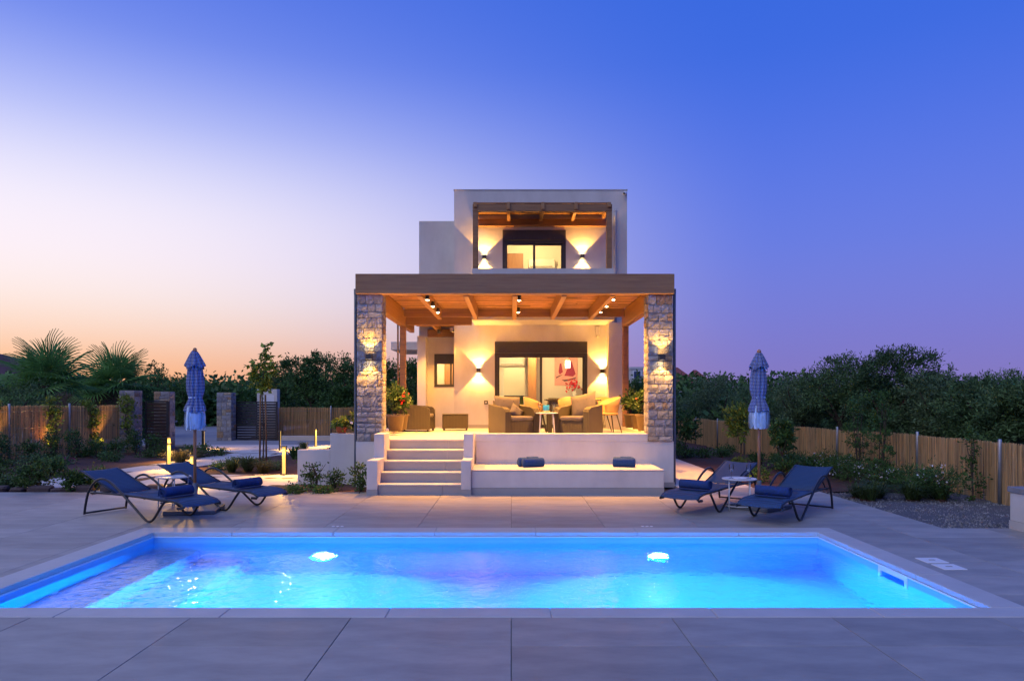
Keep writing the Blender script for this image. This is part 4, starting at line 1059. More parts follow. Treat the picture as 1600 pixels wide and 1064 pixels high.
def umbrella(lab, x, y, flip, rz):
    o = thing('sun_umbrella', lab, 'umbrella', (x, y, 0), rz, 'closed striped sun umbrellas')
    part('base_plate', 'base_grey', o, lambda m: m.cbox(-.34, .34, -.34, .34, .0, .055, .008))
    part('base_tube', 'base_grey', o, lambda m: m.lathe([(.04, .055), (.034, .07), (.034, .40), (.026, .41)], 14), True)
    part('pole', 'pole_wood', o, lambda m: m.tube([(0, 0, .06), (0, 0, 2.3)], .0215, 12), True)
    part('finial', 'pole_wood', o, lambda m: m.lathe([(.018, 2.29), (.028, 2.305), (.03, 2.325), (.02, 2.345), (.006, 2.352)], 12), True)
    sd = rz * 7.0
    def drape(m, prof, n, pleat, nk, hem=0.0):
        vs = []; fs = []
        for q, (r, z) in enumerate(prof):
            for j in range(n):
                a = 2 * math.pi * j / n
                w = abs(math.sin(nk * .5 * a + sd + .35 * math.sin(z * 5))) ** .7 - .55 + .35 * math.sin(3 * a + z * 2.2 + sd) * .5
                rr = r * (1 + pleat * w)
                dz = -hem * (q / (len(prof) - 1)) ** 2 * (.5 + .5 * math.cos(nk * a * .5 + 1.1 + sd)) if hem else .012 * math.sin(2 * a + sd) * (q == len(prof) - 1)
                vs.append((rr * math.cos(a) + .012 * math.sin(z * 4 + sd), rr * math.sin(a) + .012 * math.cos(z * 3), z + dz))
        for q in range(len(prof) - 1):
            for j in range(n):
                b0 = q * n + j; b1 = q * n + (j + 1) % n; fs.append((b0, b1, b1 + n, b0 + n))
        m.add(vs, fs)
    part('valance', 'stripe', o, lambda m: drape(m, [(.020, 2.32), (.045, 2.285), (.070, 2.235), (.098, 2.17), (.122, 2.115), (.128, 2.095)], 72, .34, 8, .05), True)
    can = part('canopy', 'stripe', o, lambda m: drape(m, [(.060, 2.22), (.080, 2.10), (.094, 1.98), (.104, 1.88), (.106, 1.78), (.096, 1.69), (.078, 1.635), (.092, 1.58), (.114, 1.52), (.130, 1.46), (.128, 1.43)], 96, .42, 10), True)
    part('tie_strap', 'fringe', can, lambda m: m.lathe([(.080, 1.625), (.083, 1.63), (.083, 1.642), (.080, 1.647)], 32, fold=.1, k=7, cap=False), True)
    v = []; f = []
    for q in range(520):
        a = rnd.random() * 6.283; r0 = rnd.uniform(.095, .122) * (1 + .12 * math.cos(7 * a + 1.9)); z0 = 1.50 + rnd.uniform(-.035, .02); z1 = rnd.uniform(1.17, 1.26); r1 = r0 * rnd.uniform(.92, 1.15)
        w = rnd.uniform(.004, .008); i = len(v); da = rnd.uniform(-.12, .12)
        for zz, rr, aa in ((z0, r0, a), ((z0 + z1) / 2, (r0 + r1) / 2 + .012, a + da * .5), (z1, r1, a + da)):
            tx, ty = -math.sin(aa) * w, math.cos(aa) * w
            v += [(rr * math.cos(aa) + tx, rr * math.sin(aa) + ty, zz), (rr * math.cos(aa) - tx, rr * math.sin(aa) - ty, zz)]
        f += [(i, i + 1, i + 3, i + 2), (i + 2, i + 3, i + 5, i + 4)]
    m = MB(); m.v = v; m.f = f; fr_ = m.build('fringe', 'fringe', o); fr_['kind'] = 'stuff'
    return o
umbrella('closed navy striped umbrella with pale fringe beside the left loungers', -4.55, 10.28, 1, R(10))
umbrella('closed navy striped umbrella with pale fringe between the right loungers', 3.68, 10.62, -1, R(40))

# towels on the bench
for (x, lab, a) in ((.36, 'folded blue towel bundle on the bench near the steps', R(112)), (2.02, 'folded blue towel bundle near the right end of the bench', R(74))):
    o = thing('towel_bundle', lab, 'towel', (x, 12.75, .416), a, 'blue towels on the bench')
    for k, (dx, dy, L) in enumerate(((-.07, 0, .40), (.09, .03, .38))):
        part('roll', 'towel_l', o, lambda m: m.lathe([(.02, -L / 2), (.074, -L / 2 + .006), (.080, -L / 2 + .03), (.080, L / 2 - .03), (.074, L / 2 - .006), (.02, L / 2)], 20, fold=.05, k=3, ph=k).xf(Matrix.Translation((dx, dy, .078)) @ Matrix.Rotation(R(90), 4, 'X')), True)
    part('folded_flap', 'towel_l', o, lambda m: m.lathe([(.02, -.10), (.06, -.095), (.07, -.07), (.07, .07), (.06, .095), (.02, .10)], 18, sy=.28).xf(Matrix.Translation((.01, -.02, .158)) @ Matrix.Rotation(R(90), 4, 'X') @ Matrix.Rotation(R(0), 4, 'Z')), True)

# low worktop wall at the right edge
kt = thing('garden_counter', 'low white counter with grey top at the right picture edge', 'counter', (6.22, 7.3, 0))
part('body', 'stucco', kt, lambda m: m.cbox(0, 2.2, 0, 1.62, .105, .455, .006)); part('worktop', 'grey_top', kt, lambda m: m.cbox(-.02, 2.22, -.02, 1.64, .456, .525, .005)); part('skirting', 'tread', kt, lambda m: m.box(-.006, 2.2, -.006, 1.626, -.02, .104))

# ================================================================== PORCH FURNITURE
def armchair(lab, x, y, rz, w=.75, pillow='cushion'):
    o = thing('wicker_armchair', lab, 'armchair', (x, y, FL), rz, 'wicker armchairs on the porch')
    hw = w / 2
    prof = [(-.37, .05), (-.37, .50), (-.33, .555), (-.2, .59), (0, .60), (.2, .615), (.34, .64), (.40, .64), (.40, .05)]
    for s in (-1, 1):
        a, b = (hw - .12, hw) if s > 0 else (-hw, -hw + .12)
        part('arm', 'wicker', o, lambda m: m.extr(prof, a, b, 'yz'))
    part('seat_base', 'wicker', o, lambda m: m.cbox(-hw + .121, hw - .121, -.36, .30, .06, .32, .01))
    part('backrest', 'wicker', o, lambda m: m.extr([(.28, .06), (.34, .70), (.44, .72), (.43, .06)], -hw + .121, hw - .121, 'yz'))
    part('seat_cushion', 'cushion', o, lambda m: m.cbox(-hw + .125, hw - .125, -.375, .27, .322, .415, .03))
    for sx in (-1, 1):
        for yy in (-.33, .36): part('foot', 'black', o, lambda m: m.cbox(sx * (hw - .06) - .02, sx * (hw - .06) + .02, yy - .02, yy + .02, 0, .06, .003))
    return o
def pillow_at(lab, loc, rot, w, d, h, mtl, name='cushion'):
    o = thing(name, lab, 'pillow', loc); o.rotation_euler = rot
    part('cover', mtl, o, lambda m: m.pillow(w, d, h), True)
    part('button', mtl, o, lambda m: [m.lathe([(.012, h / 2 - .012), (.012, h / 2 + .002), (.004, h / 2 + .006)], 8, (sx * w * .18, sy * d * .18, 0)) for sx in (-1, 1) for sy in (-1, 1)])
    return o
armchair('dark wicker armchair on the porch right of the ottoman, facing the pool', .05, 14.28, R(27))
armchair('dark wicker armchair on the porch in front of the dining table, facing the pool', 1.33, 14.28, R(-27))
armchair('sunlit looking wicker armchair beside the left column, turned sideways', -2.22, 16.75, R(86), .78)
pillow_at('grey tufted pillow over the backrest of the left dark armchair', (-.08, 14.56, FL + .64), (R(78), R(3), R(27)), .60, .34, .15, 'cushion')
pillow_at('small beige pillow in the seat of the left dark armchair', (.10, 14.36, FL + .49), (R(70), R(35), R(25)), .30, .26, .12, 'cushion')
pillow_at('large grey tufted pillow leaning in the right dark armchair', (1.46, 14.46, FL + .62), (R(68), R(-12), R(-27)), .56, .52, .16, 'cushion')
pillow_at('ochre pillow on the side turned armchair by the left column', (-2.48, 16.72, FL + .66), (R(70), R(0), R(86)), .50, .42, .15, 'pillow_y')
ot = thing('ottoman', 'low wicker ottoman in front of the porch wall', 'ottoman', (-1.36, 17.35, FL), R(4))
part('body', 'wicker', ot, lambda m: m.cbox(-.31, .31, -.28, .28, .05, .375, .012)); part('top_panel', 'wicker', ot, lambda m: m.cbox(-.318, .318, -.288, .288, .376, .395, .006))
for sx in (-.27, .27):
    for sy in (-.24, .24): part('foot', 'black', ot, lambda m: m.cbox(sx - .02, sx + .02, sy - .02, sy + .02, 0, .05, .003))
ct = thing('coffee_table', 'small round white metal table between the dark armchairs', 'table', (.70, 14.15, FL))
part('top', 'table_white', ct, lambda m: m.lathe([(.215, .462), (.23, .466), (.23, .482), (.22, .485)], 32), True)
for k in range(4):
    a = k * math.pi / 2 + .78
    part('leg', 'table_white', ct, lambda m: m.tube([(.22 * math.cos(a), .22 * math.sin(a), 0), (.17 * math.cos(a), .17 * math.sin(a), .462)], .011, 8), True)
o = thing('ice_bucket', 'small blue glass candle holder in a brass rim on the coffee table', 'candle holder', (.69, 14.15, FL + .485))
part('cup', 'bucket', o, lambda m: m.lathe([(.05, .015), (.062, .06), (.065, .14), (.06, .145)], 18), True); part('rim', 'tan_shell', o, lambda m: m.lathe([(.072, .0), (.078, .02), (.068, .03), (.06, .014)], 18, cap=False), True)
glass('champagne glass on the porch coffee table, left one', (.56, 14.2, FL + .485), 1.0, 'glasses on the coffee table')
glass('champagne glass on the porch coffee table, right one', (.85, 14.16, FL + .485), 1.0, 'glasses on the coffee table')
dt = thing('dining_table', 'black dining table on the porch behind the armchairs', 'table', (1.38, 16.25, FL))
part('top', 'black', dt, lambda m: m.cbox(-.62, .62, -.40, .40, .715, .75, .006)); part('apron', 'black', dt, lambda m: m.box(-.54, .54, -.33, .33, .64, .7145))
for sx in (-.52, .52):
    for sy in (-.31, .31): part('leg', 'black', dt, lambda m: m.cbox(sx - .045, sx + .045, sy - .045, sy + .045, 0, .639, .004))
def shell_chair(lab, x, y, rz):
    o = thing('dining_chair', lab, 'chair', (x, y, FL), rz, 'tan shell dining chairs')
    # curved tub shell: wraps round the back, opening towards -y
    n = 18; vs = []; fs = []
    for i in range(n + 1):
        t = -1.0 + 2.0 * i / n; a = t * R(128)
        top = .80 - .20 * abs(t) ** 2.2
        for (z, rr) in ((.42, .20), (.50, .235), (.60, .255), (top, .285)):
            vs.append((rr * math.sin(a), rr * math.cos(a), z))
    for i in range(n):
        for k in range(3): q = i * 4 + k; fs.append((q, q + 4, q + 5, q + 1))
    b = MB(); b.add(vs, fs); sh = b.build('shell', 'tan_shell', o, True); md = sh.modifiers.new('thickness', 'SOLIDIFY'); md.thickness = .022
    part('seat', 'tan_shell', o, lambda m: m.lathe([(.20, .40), (.235, .42), (.235, .445), (.21, .46)], 22), True)
    for sx in (-1, 1):
        for sy in (-1, 1): part('leg', 'black', o, lambda m: m.tube([(sx * .15, sy * .15, .41), (sx * .235, sy * .235, 0)], [.016, .011], 8), True)
    part('leg_frame', 'black', o, lambda m: (m.tube([(-.15, -.15, .40), (.15, .15, .40)], .010, 6), m.tube([(-.15, .15, .40), (.15, -.15, .40)], .010, 6)), True)
    return o
shell_chair('tan shell dining chair at the left end of the black table', .56, 16.3, R(90))
shell_chair('tan shell dining chair with its back to the pool, front of the black table', 1.30, 15.62, R(180))
shell_chair('tan shell dining chair at the right end of the black table, nearer one', 2.16, 16.0, R(-75))
shell_chair('tan shell dining chair beside the pier, farther one', 2.02, 16.75, R(-40))

# ================================================================== INSIDE
for (x, y, z, lab) in ((.03, 22.5, 2.80, 'white air conditioner on the living room wall'), (.92, 21.8, 5.72, 'white air conditioner on the upstairs bedroom wall')):
    o = thing('air_conditioner', lab, 'air conditioner', (x, y, z))
    part('body', 'white_plastic', o, lambda m: m.cbox(-.40, .40, -.2, -.001, -.13, .14, .02)); part('vent', 'black', o, lambda m: m.box(-.36, .32, -.203, -.2, -.10, -.08))
pt = thing('painting', 'pink abstract painting with a dark red triangular shape on the living room wall', 'painting', (1.72, 22.5, 2.54))
M['canvas'] = mat('painted_canvas', (0.80, 0.45, 0.40), .8, col2=(0.70, 0.32, 0.33), scale=3); M['paint_red'] = mat('dark_red_paint', (0.35, 0.03, 0.08), .7, col2=(0.28, .02, .06), scale=6); M['paint_dark'] = mat('umber_paint', (0.16, .08, .09), .7, col2=(.1, .05, .06), scale=6)
part('canvas', 'canvas', pt, lambda m: m.cbox(-.36, .36, -.035, -.002, -.48, .48, .004))
part('paint_shape', 'paint_red', pt, lambda m: m.extr([(.12, .28), (.17, .28), (.30, -.12), (.22, -.2), (-.06, -.18), (-.02, -.1)], -.038, -.0355))
part('paint_shape', 'paint_red', pt, lambda m: m.extr([(-.2, .2), (-.15, .22), (-.1, -.06), (-.2, -.14), (-.24, -.05)], -.038, -.0355))
part('paint_stroke', 'paint_dark', pt, lambda m: (m.extr([(-.14, -.30), (-.05, -.36), (.12, -.33), (.30, -.26), (.32, -.22), (.10, -.28), (-.08, -.30)], -.0385, -.0355), m.extr([(-.32, -.22), (-.2, -.16), (-.1, -.14), (-.2, -.2), (-.31, -.26)], -.0385, -.0355)))
o = thing('pendant_lamp', 'glowing pendant lantern hanging inside the right door pane', 'lamp', (1.60, 20.3, 2.62))
part('cord', 'black', o, lambda m: m.tube([(0, 0, .20), (0, 0, .80)], .005, 5)); part('cage', 'tan_shell', o, lambda m: [m.tube([(.16 * math.cos(a), .16 * math.sin(a), .0), (.03 * math.cos(a), .03 * math.sin(a), .2)], .006, 5) for a in (0, 1.57, 3.14, 4.71)])
part('shade', 'pendant_glow', o, lambda m: m.lathe([(.07, -.11), (.075, .0), (.07, .10)], 16), True); point(o, (0, 0, -.2), 14, (1, .7, .35), .06)
cs = thing('console_table', 'dark console table below the painting', 'table', (1.75, 22.2, FL))
part('top', 'black', cs, lambda m: m.cbox(-.6, .6, -.2, .25, .74, .79, .005)); [part('leg', 'black', cs, lambda m: m.box(a - .025, a + .025, b - .025, b + .025, 0, .739)) for a in (-.55, .55) for b in (-.15, .2)]
vs_ = thing('vase', 'white vase with red orchids on the console table', 'vase', (1.95, 22.15, FL + .79))
part('body', 'white_plastic', vs_, lambda m: m.lathe([(.05, 0), (.075, .08), (.06, .18), (.035, .22)], 16), True)
p_ = nr.normal(size=(90, 3)) * np.array([.12, .06, .10]) + np.array([0, 0, .42]); v_, f_ = leaf_arrays(p_, .08, .07); np_mesh('flower', v_, f_, 'flower_red', vs_)['kind'] = 'stuff'
part('stem', 'leaf_green', vs_, lambda m: [m.tube([(0, 0, .2), (sx, 0, .42)], .005, 5) for sx in (-.08, 0, .08)])
o = thing('side_cabinet', 'small green topped cabinet in the back room seen through the doorway', 'cabinet', (.05, 24.1, FL)); part('carcass', 'leaf_green', o, lambda m: m.cbox(-.35, .35, -.2, .2, .05, .85, .01)); part('top', 'black', o, lambda m: m.cbox(-.40, .40, -.24, .24, .851, .88, .004))

# ================================================================== VEGETATION
def limbs(m, h, spread, n, r0, lean=(0, 0)):
    top = Vector((lean[0], lean[1], h * .42)); pts = curve([(0, 0, -.08), (lean[0] * .3 + .03, lean[1] * .3, h * .2), tuple(top)], 4)
    m.tube(pts, [r0 * (1 - .45 * i / (len(pts) - 1)) for i in range(len(pts))], 8)
    for k in range(n):
        a = 6.283 * k / n + rnd.uniform(-.4, .4); q = top + Vector((math.cos(a) * spread * .6, math.sin(a) * spread * .6, h * rnd.uniform(.22, .42)))
        mid = top.lerp(q, .5) + Vector((rnd.uniform(-.1, .1), rnd.uniform(-.1, .1), -.04 * h))
        c = curve([tuple(top - Vector((0, 0, .05 * h))), tuple(mid), tuple(q)], 4); m.tube(c, [r0 * .5 * (1 - .8 * i / (len(c) - 1)) for i in range(len(c))], 6)
def tree(label, x, y, h, r, mtl='leaf_olive', n=9000, L=.09, W=.028, name='olive_tree', group=None, low=.25, z0=-.06, ncl=None, r0=.11):
    o = thing(name, label, 'tree', (x, y, z0), rnd.uniform(0, 6.28), group)
    part('trunk', 'bark', o, lambda m: limbs(m, h, r, 5, r0), True)
    bl = []
    zc = h * (low + 1) / 2; rz = h * (1 - low) / 2
    for k in range(7):
        a = rnd.uniform(0, 6.28); d = r * rnd.uniform(.25, .62); s = rnd.uniform(.42, .62)
        bl.append((d * math.cos(a), d * math.sin(a), zc + rz * rnd.uniform(-.5, .5), r * s, r * s, rz * s * 1.1))
    bl.append((0, 0, zc + rz * .12, r * .62, r * .62, rz * .88))
    p, out = clumps(n, bl, ncl or 90, .105 * r + .02)
    # twigs that break the outline
    t = nr.integers(0, 40, n // 10); base = nr.normal(size=(40, 3)); base[:, 2] = np.abs(base[:, 2]) + .2; base /= np.linalg.norm(base, axis=1)[:, None]
    tw = np.array([0, 0, zc]) + base[t] * np.array([r, r, rz]) * nr.uniform(.72, 1.04, n // 10)[:, None] + nr.normal(size=(n // 10, 3)) * .04
    p = np.concatenate([p, tw]); out = np.concatenate([out, base[t]])
    p[:, 2] = np.maximum(p[:, 2], .08)
    v, f = leaf_arrays(p, L, W, 0, out); np_mesh('crown', v, f, mtl, o)
    return o
def tree_px(label, pxx, top, Y, rad_px, **k):
    return tree(label, (pxx - 799) * Y / F, Y, 1.66 + (625 - top) * Y / F, rad_px * Y / F, **k)
G_R = 'olive trees behind the right fence'
for (lab, a, t, Y, rp, n) in (
    ('olive tree behind the right fence just right of the stone column', 1078, 612, 33, 42, 5000),
    ('olive tree behind the right fence below the far red roofs', 1128, 596, 27, 52, 7000),
    ('olive tree behind the right fence directly behind the right umbrella', 1195, 597, 24, 58, 8000),
    ('olive tree behind the right fence just right of the umbrella', 1255, 580, 21.5, 60, 9000),
    ('tall olive tree behind the right fence left of the highest crown', 1312, 562, 20, 66, 10000),
    ('tallest olive tree behind the right fence', 1392, 550, 18.5, 74, 12000),
    ('olive tree behind the right fence right of the tallest crown', 1468, 574, 17.2, 70, 11000),
    ('olive tree behind the right fence above the first near steel post', 1532, 586, 15.8, 70, 11000),
    ('olive tree behind the right fence at the right picture edge', 1610, 588, 14.5, 80, 12000),
    ('olive tree in the second row at the right picture edge', 1580, 580, 24, 60, 6000)):
    tree_px(lab, a, t, Y, rp, n=int(n * 1.5), group=G_R, low=.12, ncl=85, mtl=rnd.choice(['leaf_olive', 'leaf_olive2', 'leaf_olive3']))
G_L = 'dark trees beyond the left garden'
for (lab, a, t, Y, rp, n) in (
    ('dark leafy tree behind the far reed fence nearest the left stone column', 540, 558, 33, 46, 8000),
    ('tall dark leafy tree behind the far reed fence right of the sapling', 486, 552, 34, 44, 9000),
    ('dark leafy tree directly behind the sapling crown', 440, 566, 36, 34, 5500),
    ('low dark tree behind the driveway between umbrella and sapling', 352, 596, 46, 46, 5000),
    ('dark slender tree left of the left umbrella', 245, 566, 40, 22, 2600),
    ('low dark tree directly behind the left umbrella', 292, 592, 44, 40, 4500),
    ('dark tree seen under the pergola left of the timber post', 605, 560, 30, 34, 6000),
    ('dark tree seen under the pergola right of the timber post', 645, 562, 29, 30, 5000),
    ('dark tree between the villa and the right stone column', 992, 604, 31, 20, 4000)):
    tree_px(lab, a, t, Y, rp, n=n, group=G_L, mtl='leaf_dark', L=.13, W=.06, name='leafy_tree', low=.1)
for (lab, a, t, Y, rp, n) in (('dark bush behind the left fence at the picture edge', 8, 592, 23, 60, 6000), ('grey green olive bush left of the big palm trunk', 40, 602, 25, 42, 5000), ('low dark bush behind the fence between the palms', 128, 606, 34, 40, 4500)):
    tree_px(lab, a, t, Y, rp, n=n, group='bushes behind the left fence', mtl='leaf_olive', name='bush', low=.05)
# clipped hedge
hd = thing('clipped_hedge', 'long clipped dark hedge behind the left fence below the palms', 'hedge', (-17.6, 30.0, -.06))
p_ = nr.uniform(-1, 1, (14000, 3)); ax = nr.integers(0, 3, 14000); sg = nr.choice([-1, 1], 14000); p_[np.arange(14000), ax] = sg * nr.uniform(.86, 1.04, 14000)
p_ = p_ * np.array([2.3, .6, 1.08]) + np.array([0, 0, 1.1]); v_, f_ = leaf_arrays(p_, .08, .04); np_mesh('foliage', v_, f_, 'leaf_dark', hd)
part('core', 'bark', hd, lambda m: m.cbox(-2.1, 2.1, -.45, .45, 0, 2.0, .15))
# distant grove that closes the horizon
def belt(name, lab, x0, x1, y, h, n, depth=6):
    c = 260; cx = nr.uniform(x0, x1, c); cyy = nr.uniform(y, y + depth, c); ch = h * nr.uniform(.55, 1.0, c)
    w = nr.integers(0, c, n); p = np.stack([cx[w] + nr.normal(size=n) * 1.2, cyy[w] + nr.normal(size=n) * .8, np.abs(nr.beta(1.6, 1.3, n)) * ch[w] + nr.normal(size=n) * .12], 1)
    v, f = leaf_arrays(p, .42, .24); o = np_mesh(name, v, f, 'leaf_dark'); tag(o, lab, 'grove', kind='stuff'); return o
belt('distant_grove', 'distant dark belt of trees closing the horizon', -75, 75, 62, 4.2, 60000, 8)
belt('roadside_scrub', 'dark scrub mass beyond the driveway and fences', -34, -13, 44, 3.1, 22000, 8)
belt('orchard_undergrowth', 'dark undergrowth beneath the olive trees on the right', 8.6, 40, 26, 1.9, 16000, 14)

# palms
def palm(label, x, y, zc, fl, nf, rz):
    o = thing('fan_palm', label, 'palm', (x, y, -.06), rz, 'fan palms behind the left fence')
    hh = zc
    def trunk(m):
        m.tube(curve([(0, 0, 0), (.03, 0, hh * .5), (0, 0, hh * .95)], 5), .19, 12)
        for k in range(60):
            z = hh * (.1 + .85 * k / 60); a = k * 2.4; c = Vector((.19 * math.cos(a), .19 * math.sin(a), z)); e = c + Vector((.10 * math.cos(a), .10 * math.sin(a), .10)); m.tube([tuple(c), tuple(e)], [.05, .015], 4)
    part('trunk', 'bark', o, trunk)
    # one fan frond, along +x
    v = []; f = []
    pet = .42 * fl; nl = 24
    for k in range(nl):
        a = R(-118) + R(236) * k / (nl - 1); Lf = fl * .70 * (.72 + .28 * math.cos(a * .6)); b0 = Vector((pet, 0, 0))
        d = Vector((math.cos(a), math.sin(a), 0)); s = Vector((-math.sin(a), math.cos(a), 0)); i = len(v); wd = .040 * fl
        for (t, ww, zz) in ((.02, .25, .0), (.55, 1.0, .02), (.80, .6, -.01), (1.0, .03, -.05 - .05 * rnd.random())):
            c = b0 + d * Lf * t; v += [tuple(c + s * wd * ww / 2 + Vector((0, 0, zz * fl + .012))), tuple(c + Vector((0, 0, zz * fl - .006))), tuple(c - s * wd * ww / 2 + Vector((0, 0, zz * fl + .012)))]
        for q in range(3):
            b = i + q * 3; f += [(b, b + 1, b + 4, b + 3), (b + 1, b + 2, b + 5, b + 4)]
    mb = MB(); mb.v = v; mb.f = f; mb.tube([(0, 0, 0), (pet * .5, 0, .03), (pet + .05, 0, 0)], [.022, .016, .010], 5)
    me = mb.mesh('frond'); me.materials.append(M['leaf_palm'])
    for k in range(nf):
        az = k * 2.39996; el = R(86) - R(112) * (k / nf) ** .85
        fo = link('frond', me, o, (.05 * math.cos(az), .05 * math.sin(az), hh * .95 + .05 + .10 * (1 - k / nf)))
        fo.rotation_euler = (R(rnd.uniform(-25, 25)), -el, az); sc_ = rnd.uniform(.85, 1.1); fo.scale = (sc_, sc_, sc_)
    return o
palm('large fan palm with thick trunk behind the left reed fence', -16.85, 26, 2.30, 1.62, 26, .3)
palm('smaller fan palm right of the large palm', -16.6, 30, 2.28, 1.55, 24, 1.1)

# sapling with stakes
sx, sy = -6.15, 17.7
sp = thing('sapling', 'slender staked young tree beside the lit garden path', 'tree', (sx, sy, -.02))
part('trunk', 'bark', sp, lambda m: m.tube(curve([(0, 0, 0), (.02, 0, .9), (-.02, 0, 1.8), (.02, .02, 2.4), (.05, 0, 3.0)], 5), [.022 - .016 * i / 20 for i in range(21)], 7), True)
for dx in (-.05, .07): part('stake', 'timber', sp, lambda m: m.tube([(dx * 1.4, -.03, -.05), (dx, -.03, 1.75)], .022, 7), True)
part('tie', 'black', sp, lambda m: m.lathe([(.075, 1.0), (.078, 1.02), (.075, 1.04)], 12, cap=False))
bl = [(-.05, 0, 2.0, .20, .2, .16), (.0, 0, 2.3, .26, .24, .2), (-.16, 0, 2.45, .18, .15, .14), (.08, 0, 2.6, .16, .15, .16), (.05, 0, 2.92, .10, .1, .18)]
crown('crown', sp, bl, 540, 60, .05, .13, .085, 'leaf_lime', .35)

def shrub(label, x, y, h, r, mtl='leaf_dark', n=900, L=.06, W=.03, name='shrub', group=None, flowers=None, nf=0, tall=False, cat='shrub', z0=-.03):
    o = thing(name, label, cat, (x, y, z0), rnd.uniform(0, 6.28), group)
    part('stem', 'bark', o, lambda m: [m.tube(curve([(0, 0, -.03), (rnd.uniform(-.3, .3) * r, rnd.uniform(-.3, .3) * r, h * .4), (rnd.uniform(-.8, .8) * r, rnd.uniform(-.8, .8) * r, h * .85)], 3), [.012, .011, .010, .009, .007, .005, .004], 5) for _ in range(6)])
    bl = [(rnd.uniform(-.4, .4) * r, rnd.uniform(-.4, .4) * r, h * rnd.uniform(.35, .72), r * rnd.uniform(.45, .7), r * rnd.uniform(.45, .7), h * rnd.uniform(.2, .34)) for _ in range(5)]
    if tall: bl = [(0, 0, h * q, r, r, h * .14) for q in (.15, .3, .45, .6, .75, .88)]
    crown('foliage', o, bl, n, 46, .12 * r + .02, L, W, mtl)
    if flowers:
        p, _ = clumps(nf, bl, 24, .05); p[:, 2] += .03; v, f = leaf_arrays(p, .035, .035); np_mesh('flower', v, f, flowers, o)['kind'] = 'stuff'
    return o
# foreground bed left: labelled one by one
A = px
def spx(lab, x, y, h, r, **k): X, Y = px(x, y); return shrub(lab, X, Y, h, r, **k)
spx('bright green shrub in the left bed nearest the picture edge', 55, 765, .50, .32, mtl='leaf_green', n=1500)
spx('green shrub with small leaves in front of the pale path end', 110, 767, .45, .20, mtl='leaf_green', n=900)
spx('green shrub directly behind the backrest of the near left lounger', 150, 765, .42, .26, mtl='leaf_green', n=900)
spx('low silvery shrub in the left bed at the deck edge', 18, 762, .26, .30, mtl='leaf_olive', n=900)
spx('dark spreading shrub in the left bed behind the bright green one', 80, 742, .40, .42, n=1400)
spx('small green shrub against the white stepped wall, left one', 492, 764, .55, .26, mtl='leaf_green', n=520, L=.05)
spx('small green shrub against the white stepped wall, middle one', 520, 766, .42, .22, mtl='leaf_green', n=420, L=.05)
spx('leafy shrub beside the flank wall of the steps', 563, 768, .55, .20, mtl='leaf_green', n=520, L=.055)
spx('upright shrub behind the steps flank wall at the column foot', 580, 757, .92, .13, mtl='leaf_green', n=420, L=.06)
spx('ground cover plant at the corner of the small soil bed', 462, 771, .16, .20, mtl='leaf_dark', n=420, L=.04)
spx('low plant in the small soil bed between the two wall shrubs', 508, 770, .14, .22, mtl='leaf_dark', n=420, L=.04)
G = 'low dark shrubs along the foot of the left fence'
ORD = ('first', 'second', 'third', 'fourth', 'fifth', 'sixth', 'seventh', 'eighth', 'ninth')
for i in range(9):
    t = i / 8; X = -13.6 + 1.7 * t + .1; Y = 17.0 + 5.2 * t
    shrub('low dark shrub at the foot of the left reed fence, %s from the picture edge' % ORD[i], X + .7, Y, rnd.uniform(.5, .95), rnd.uniform(.22, .34), n=700, group=G)
G = 'mixed low plants in the left garden bed'
for i in range(13):
    X = rnd.uniform(-12.6, -10.5); Y = rnd.uniform(14.0, 21.5)
    shrub('low plant in the red soil of the left garden bed', X, Y, rnd.uniform(.15, .35), rnd.uniform(.2, .4), mtl=rnd.choice(['leaf_dark', 'leaf_green', 'leaf_olive']), n=500, L=.05, group=G, flowers=rnd.choice([None, 'flower_pink', None]), nf=70)
def tuft(label, x, y, h, r, n=140, mtl='grass', group=None, name='grass_tuft', cat='grass', z0=-.03, wide=.008):
    o = thing(name, label, cat, (x, y, z0), 0, group)
    v = []; f = []
    for k in range(n):
        a = rnd.random() * 6.283; d = rnd.random() * r * .25; e = r * rnd.uniform(.3, 1.5); hh = h * rnd.uniform(.45, 1.1); i = len(v)
        bx, by = d * math.cos(a), d * math.sin(a); tx, ty = -math.sin(a) * wide, math.cos(a) * wide
        for (q, zz, w) in ((0, 0, 1), (.6, .8, .8), (1, 1 - .35 * rnd.random(), .05)):
            cx, cy_ = bx + e * q * q * math.cos(a), by + e * q * q * math.sin(a); v += [(cx + tx * w, cy_ + ty * w, hh * zz), (cx - tx * w, cy_ - ty * w, hh * zz)]
        f += [(i, i + 1, i + 3, i + 2), (i + 2, i + 3, i + 5, i + 4)]
    m = MB(); m.v = v; m.f = f; m.build('blades', mtl, o)
    part('crown_base', 'soil', o, lambda m: m.lathe([(r * .3, -.02), (r * .25, .02), (r * .08, .04)], 10))
    return o
def tpx(lab, x, y, h, r, **k): X, Y = px(x, y); return tuft(lab, X, Y, h, r, **k)
tpx('dry golden grass tuft glowing at the foot of the sapling', 412, 737, .32, .38, mtl='grass_dry', n=220)
tpx('feathery green grass tuft left of the sapling foot', 388, 735, .42, .34, n=220)
tpx('green grass tuft in the bed left of the sapling, second from it', 362, 736, .34, .3, n=160)
tpx('small green tuft behind the bollard near the white wall', 474, 706, .40, .26, n=160, mtl='grass')
tpx('spiky agave beside the lit bollard and white wall', 462, 716, .42, .40, n=40, wide=.03, mtl='leaf_dark', name='agave', cat='plant')
tpx('dry grass tuft at the foot of the lit bollards near the gate', 282, 722, .38, .42, mtl='grass_dry', n=220)
tpx('dry grass tuft beside the path left of the dark bollard', 296, 716, .3, .4, mtl='grass_dry', n=200)
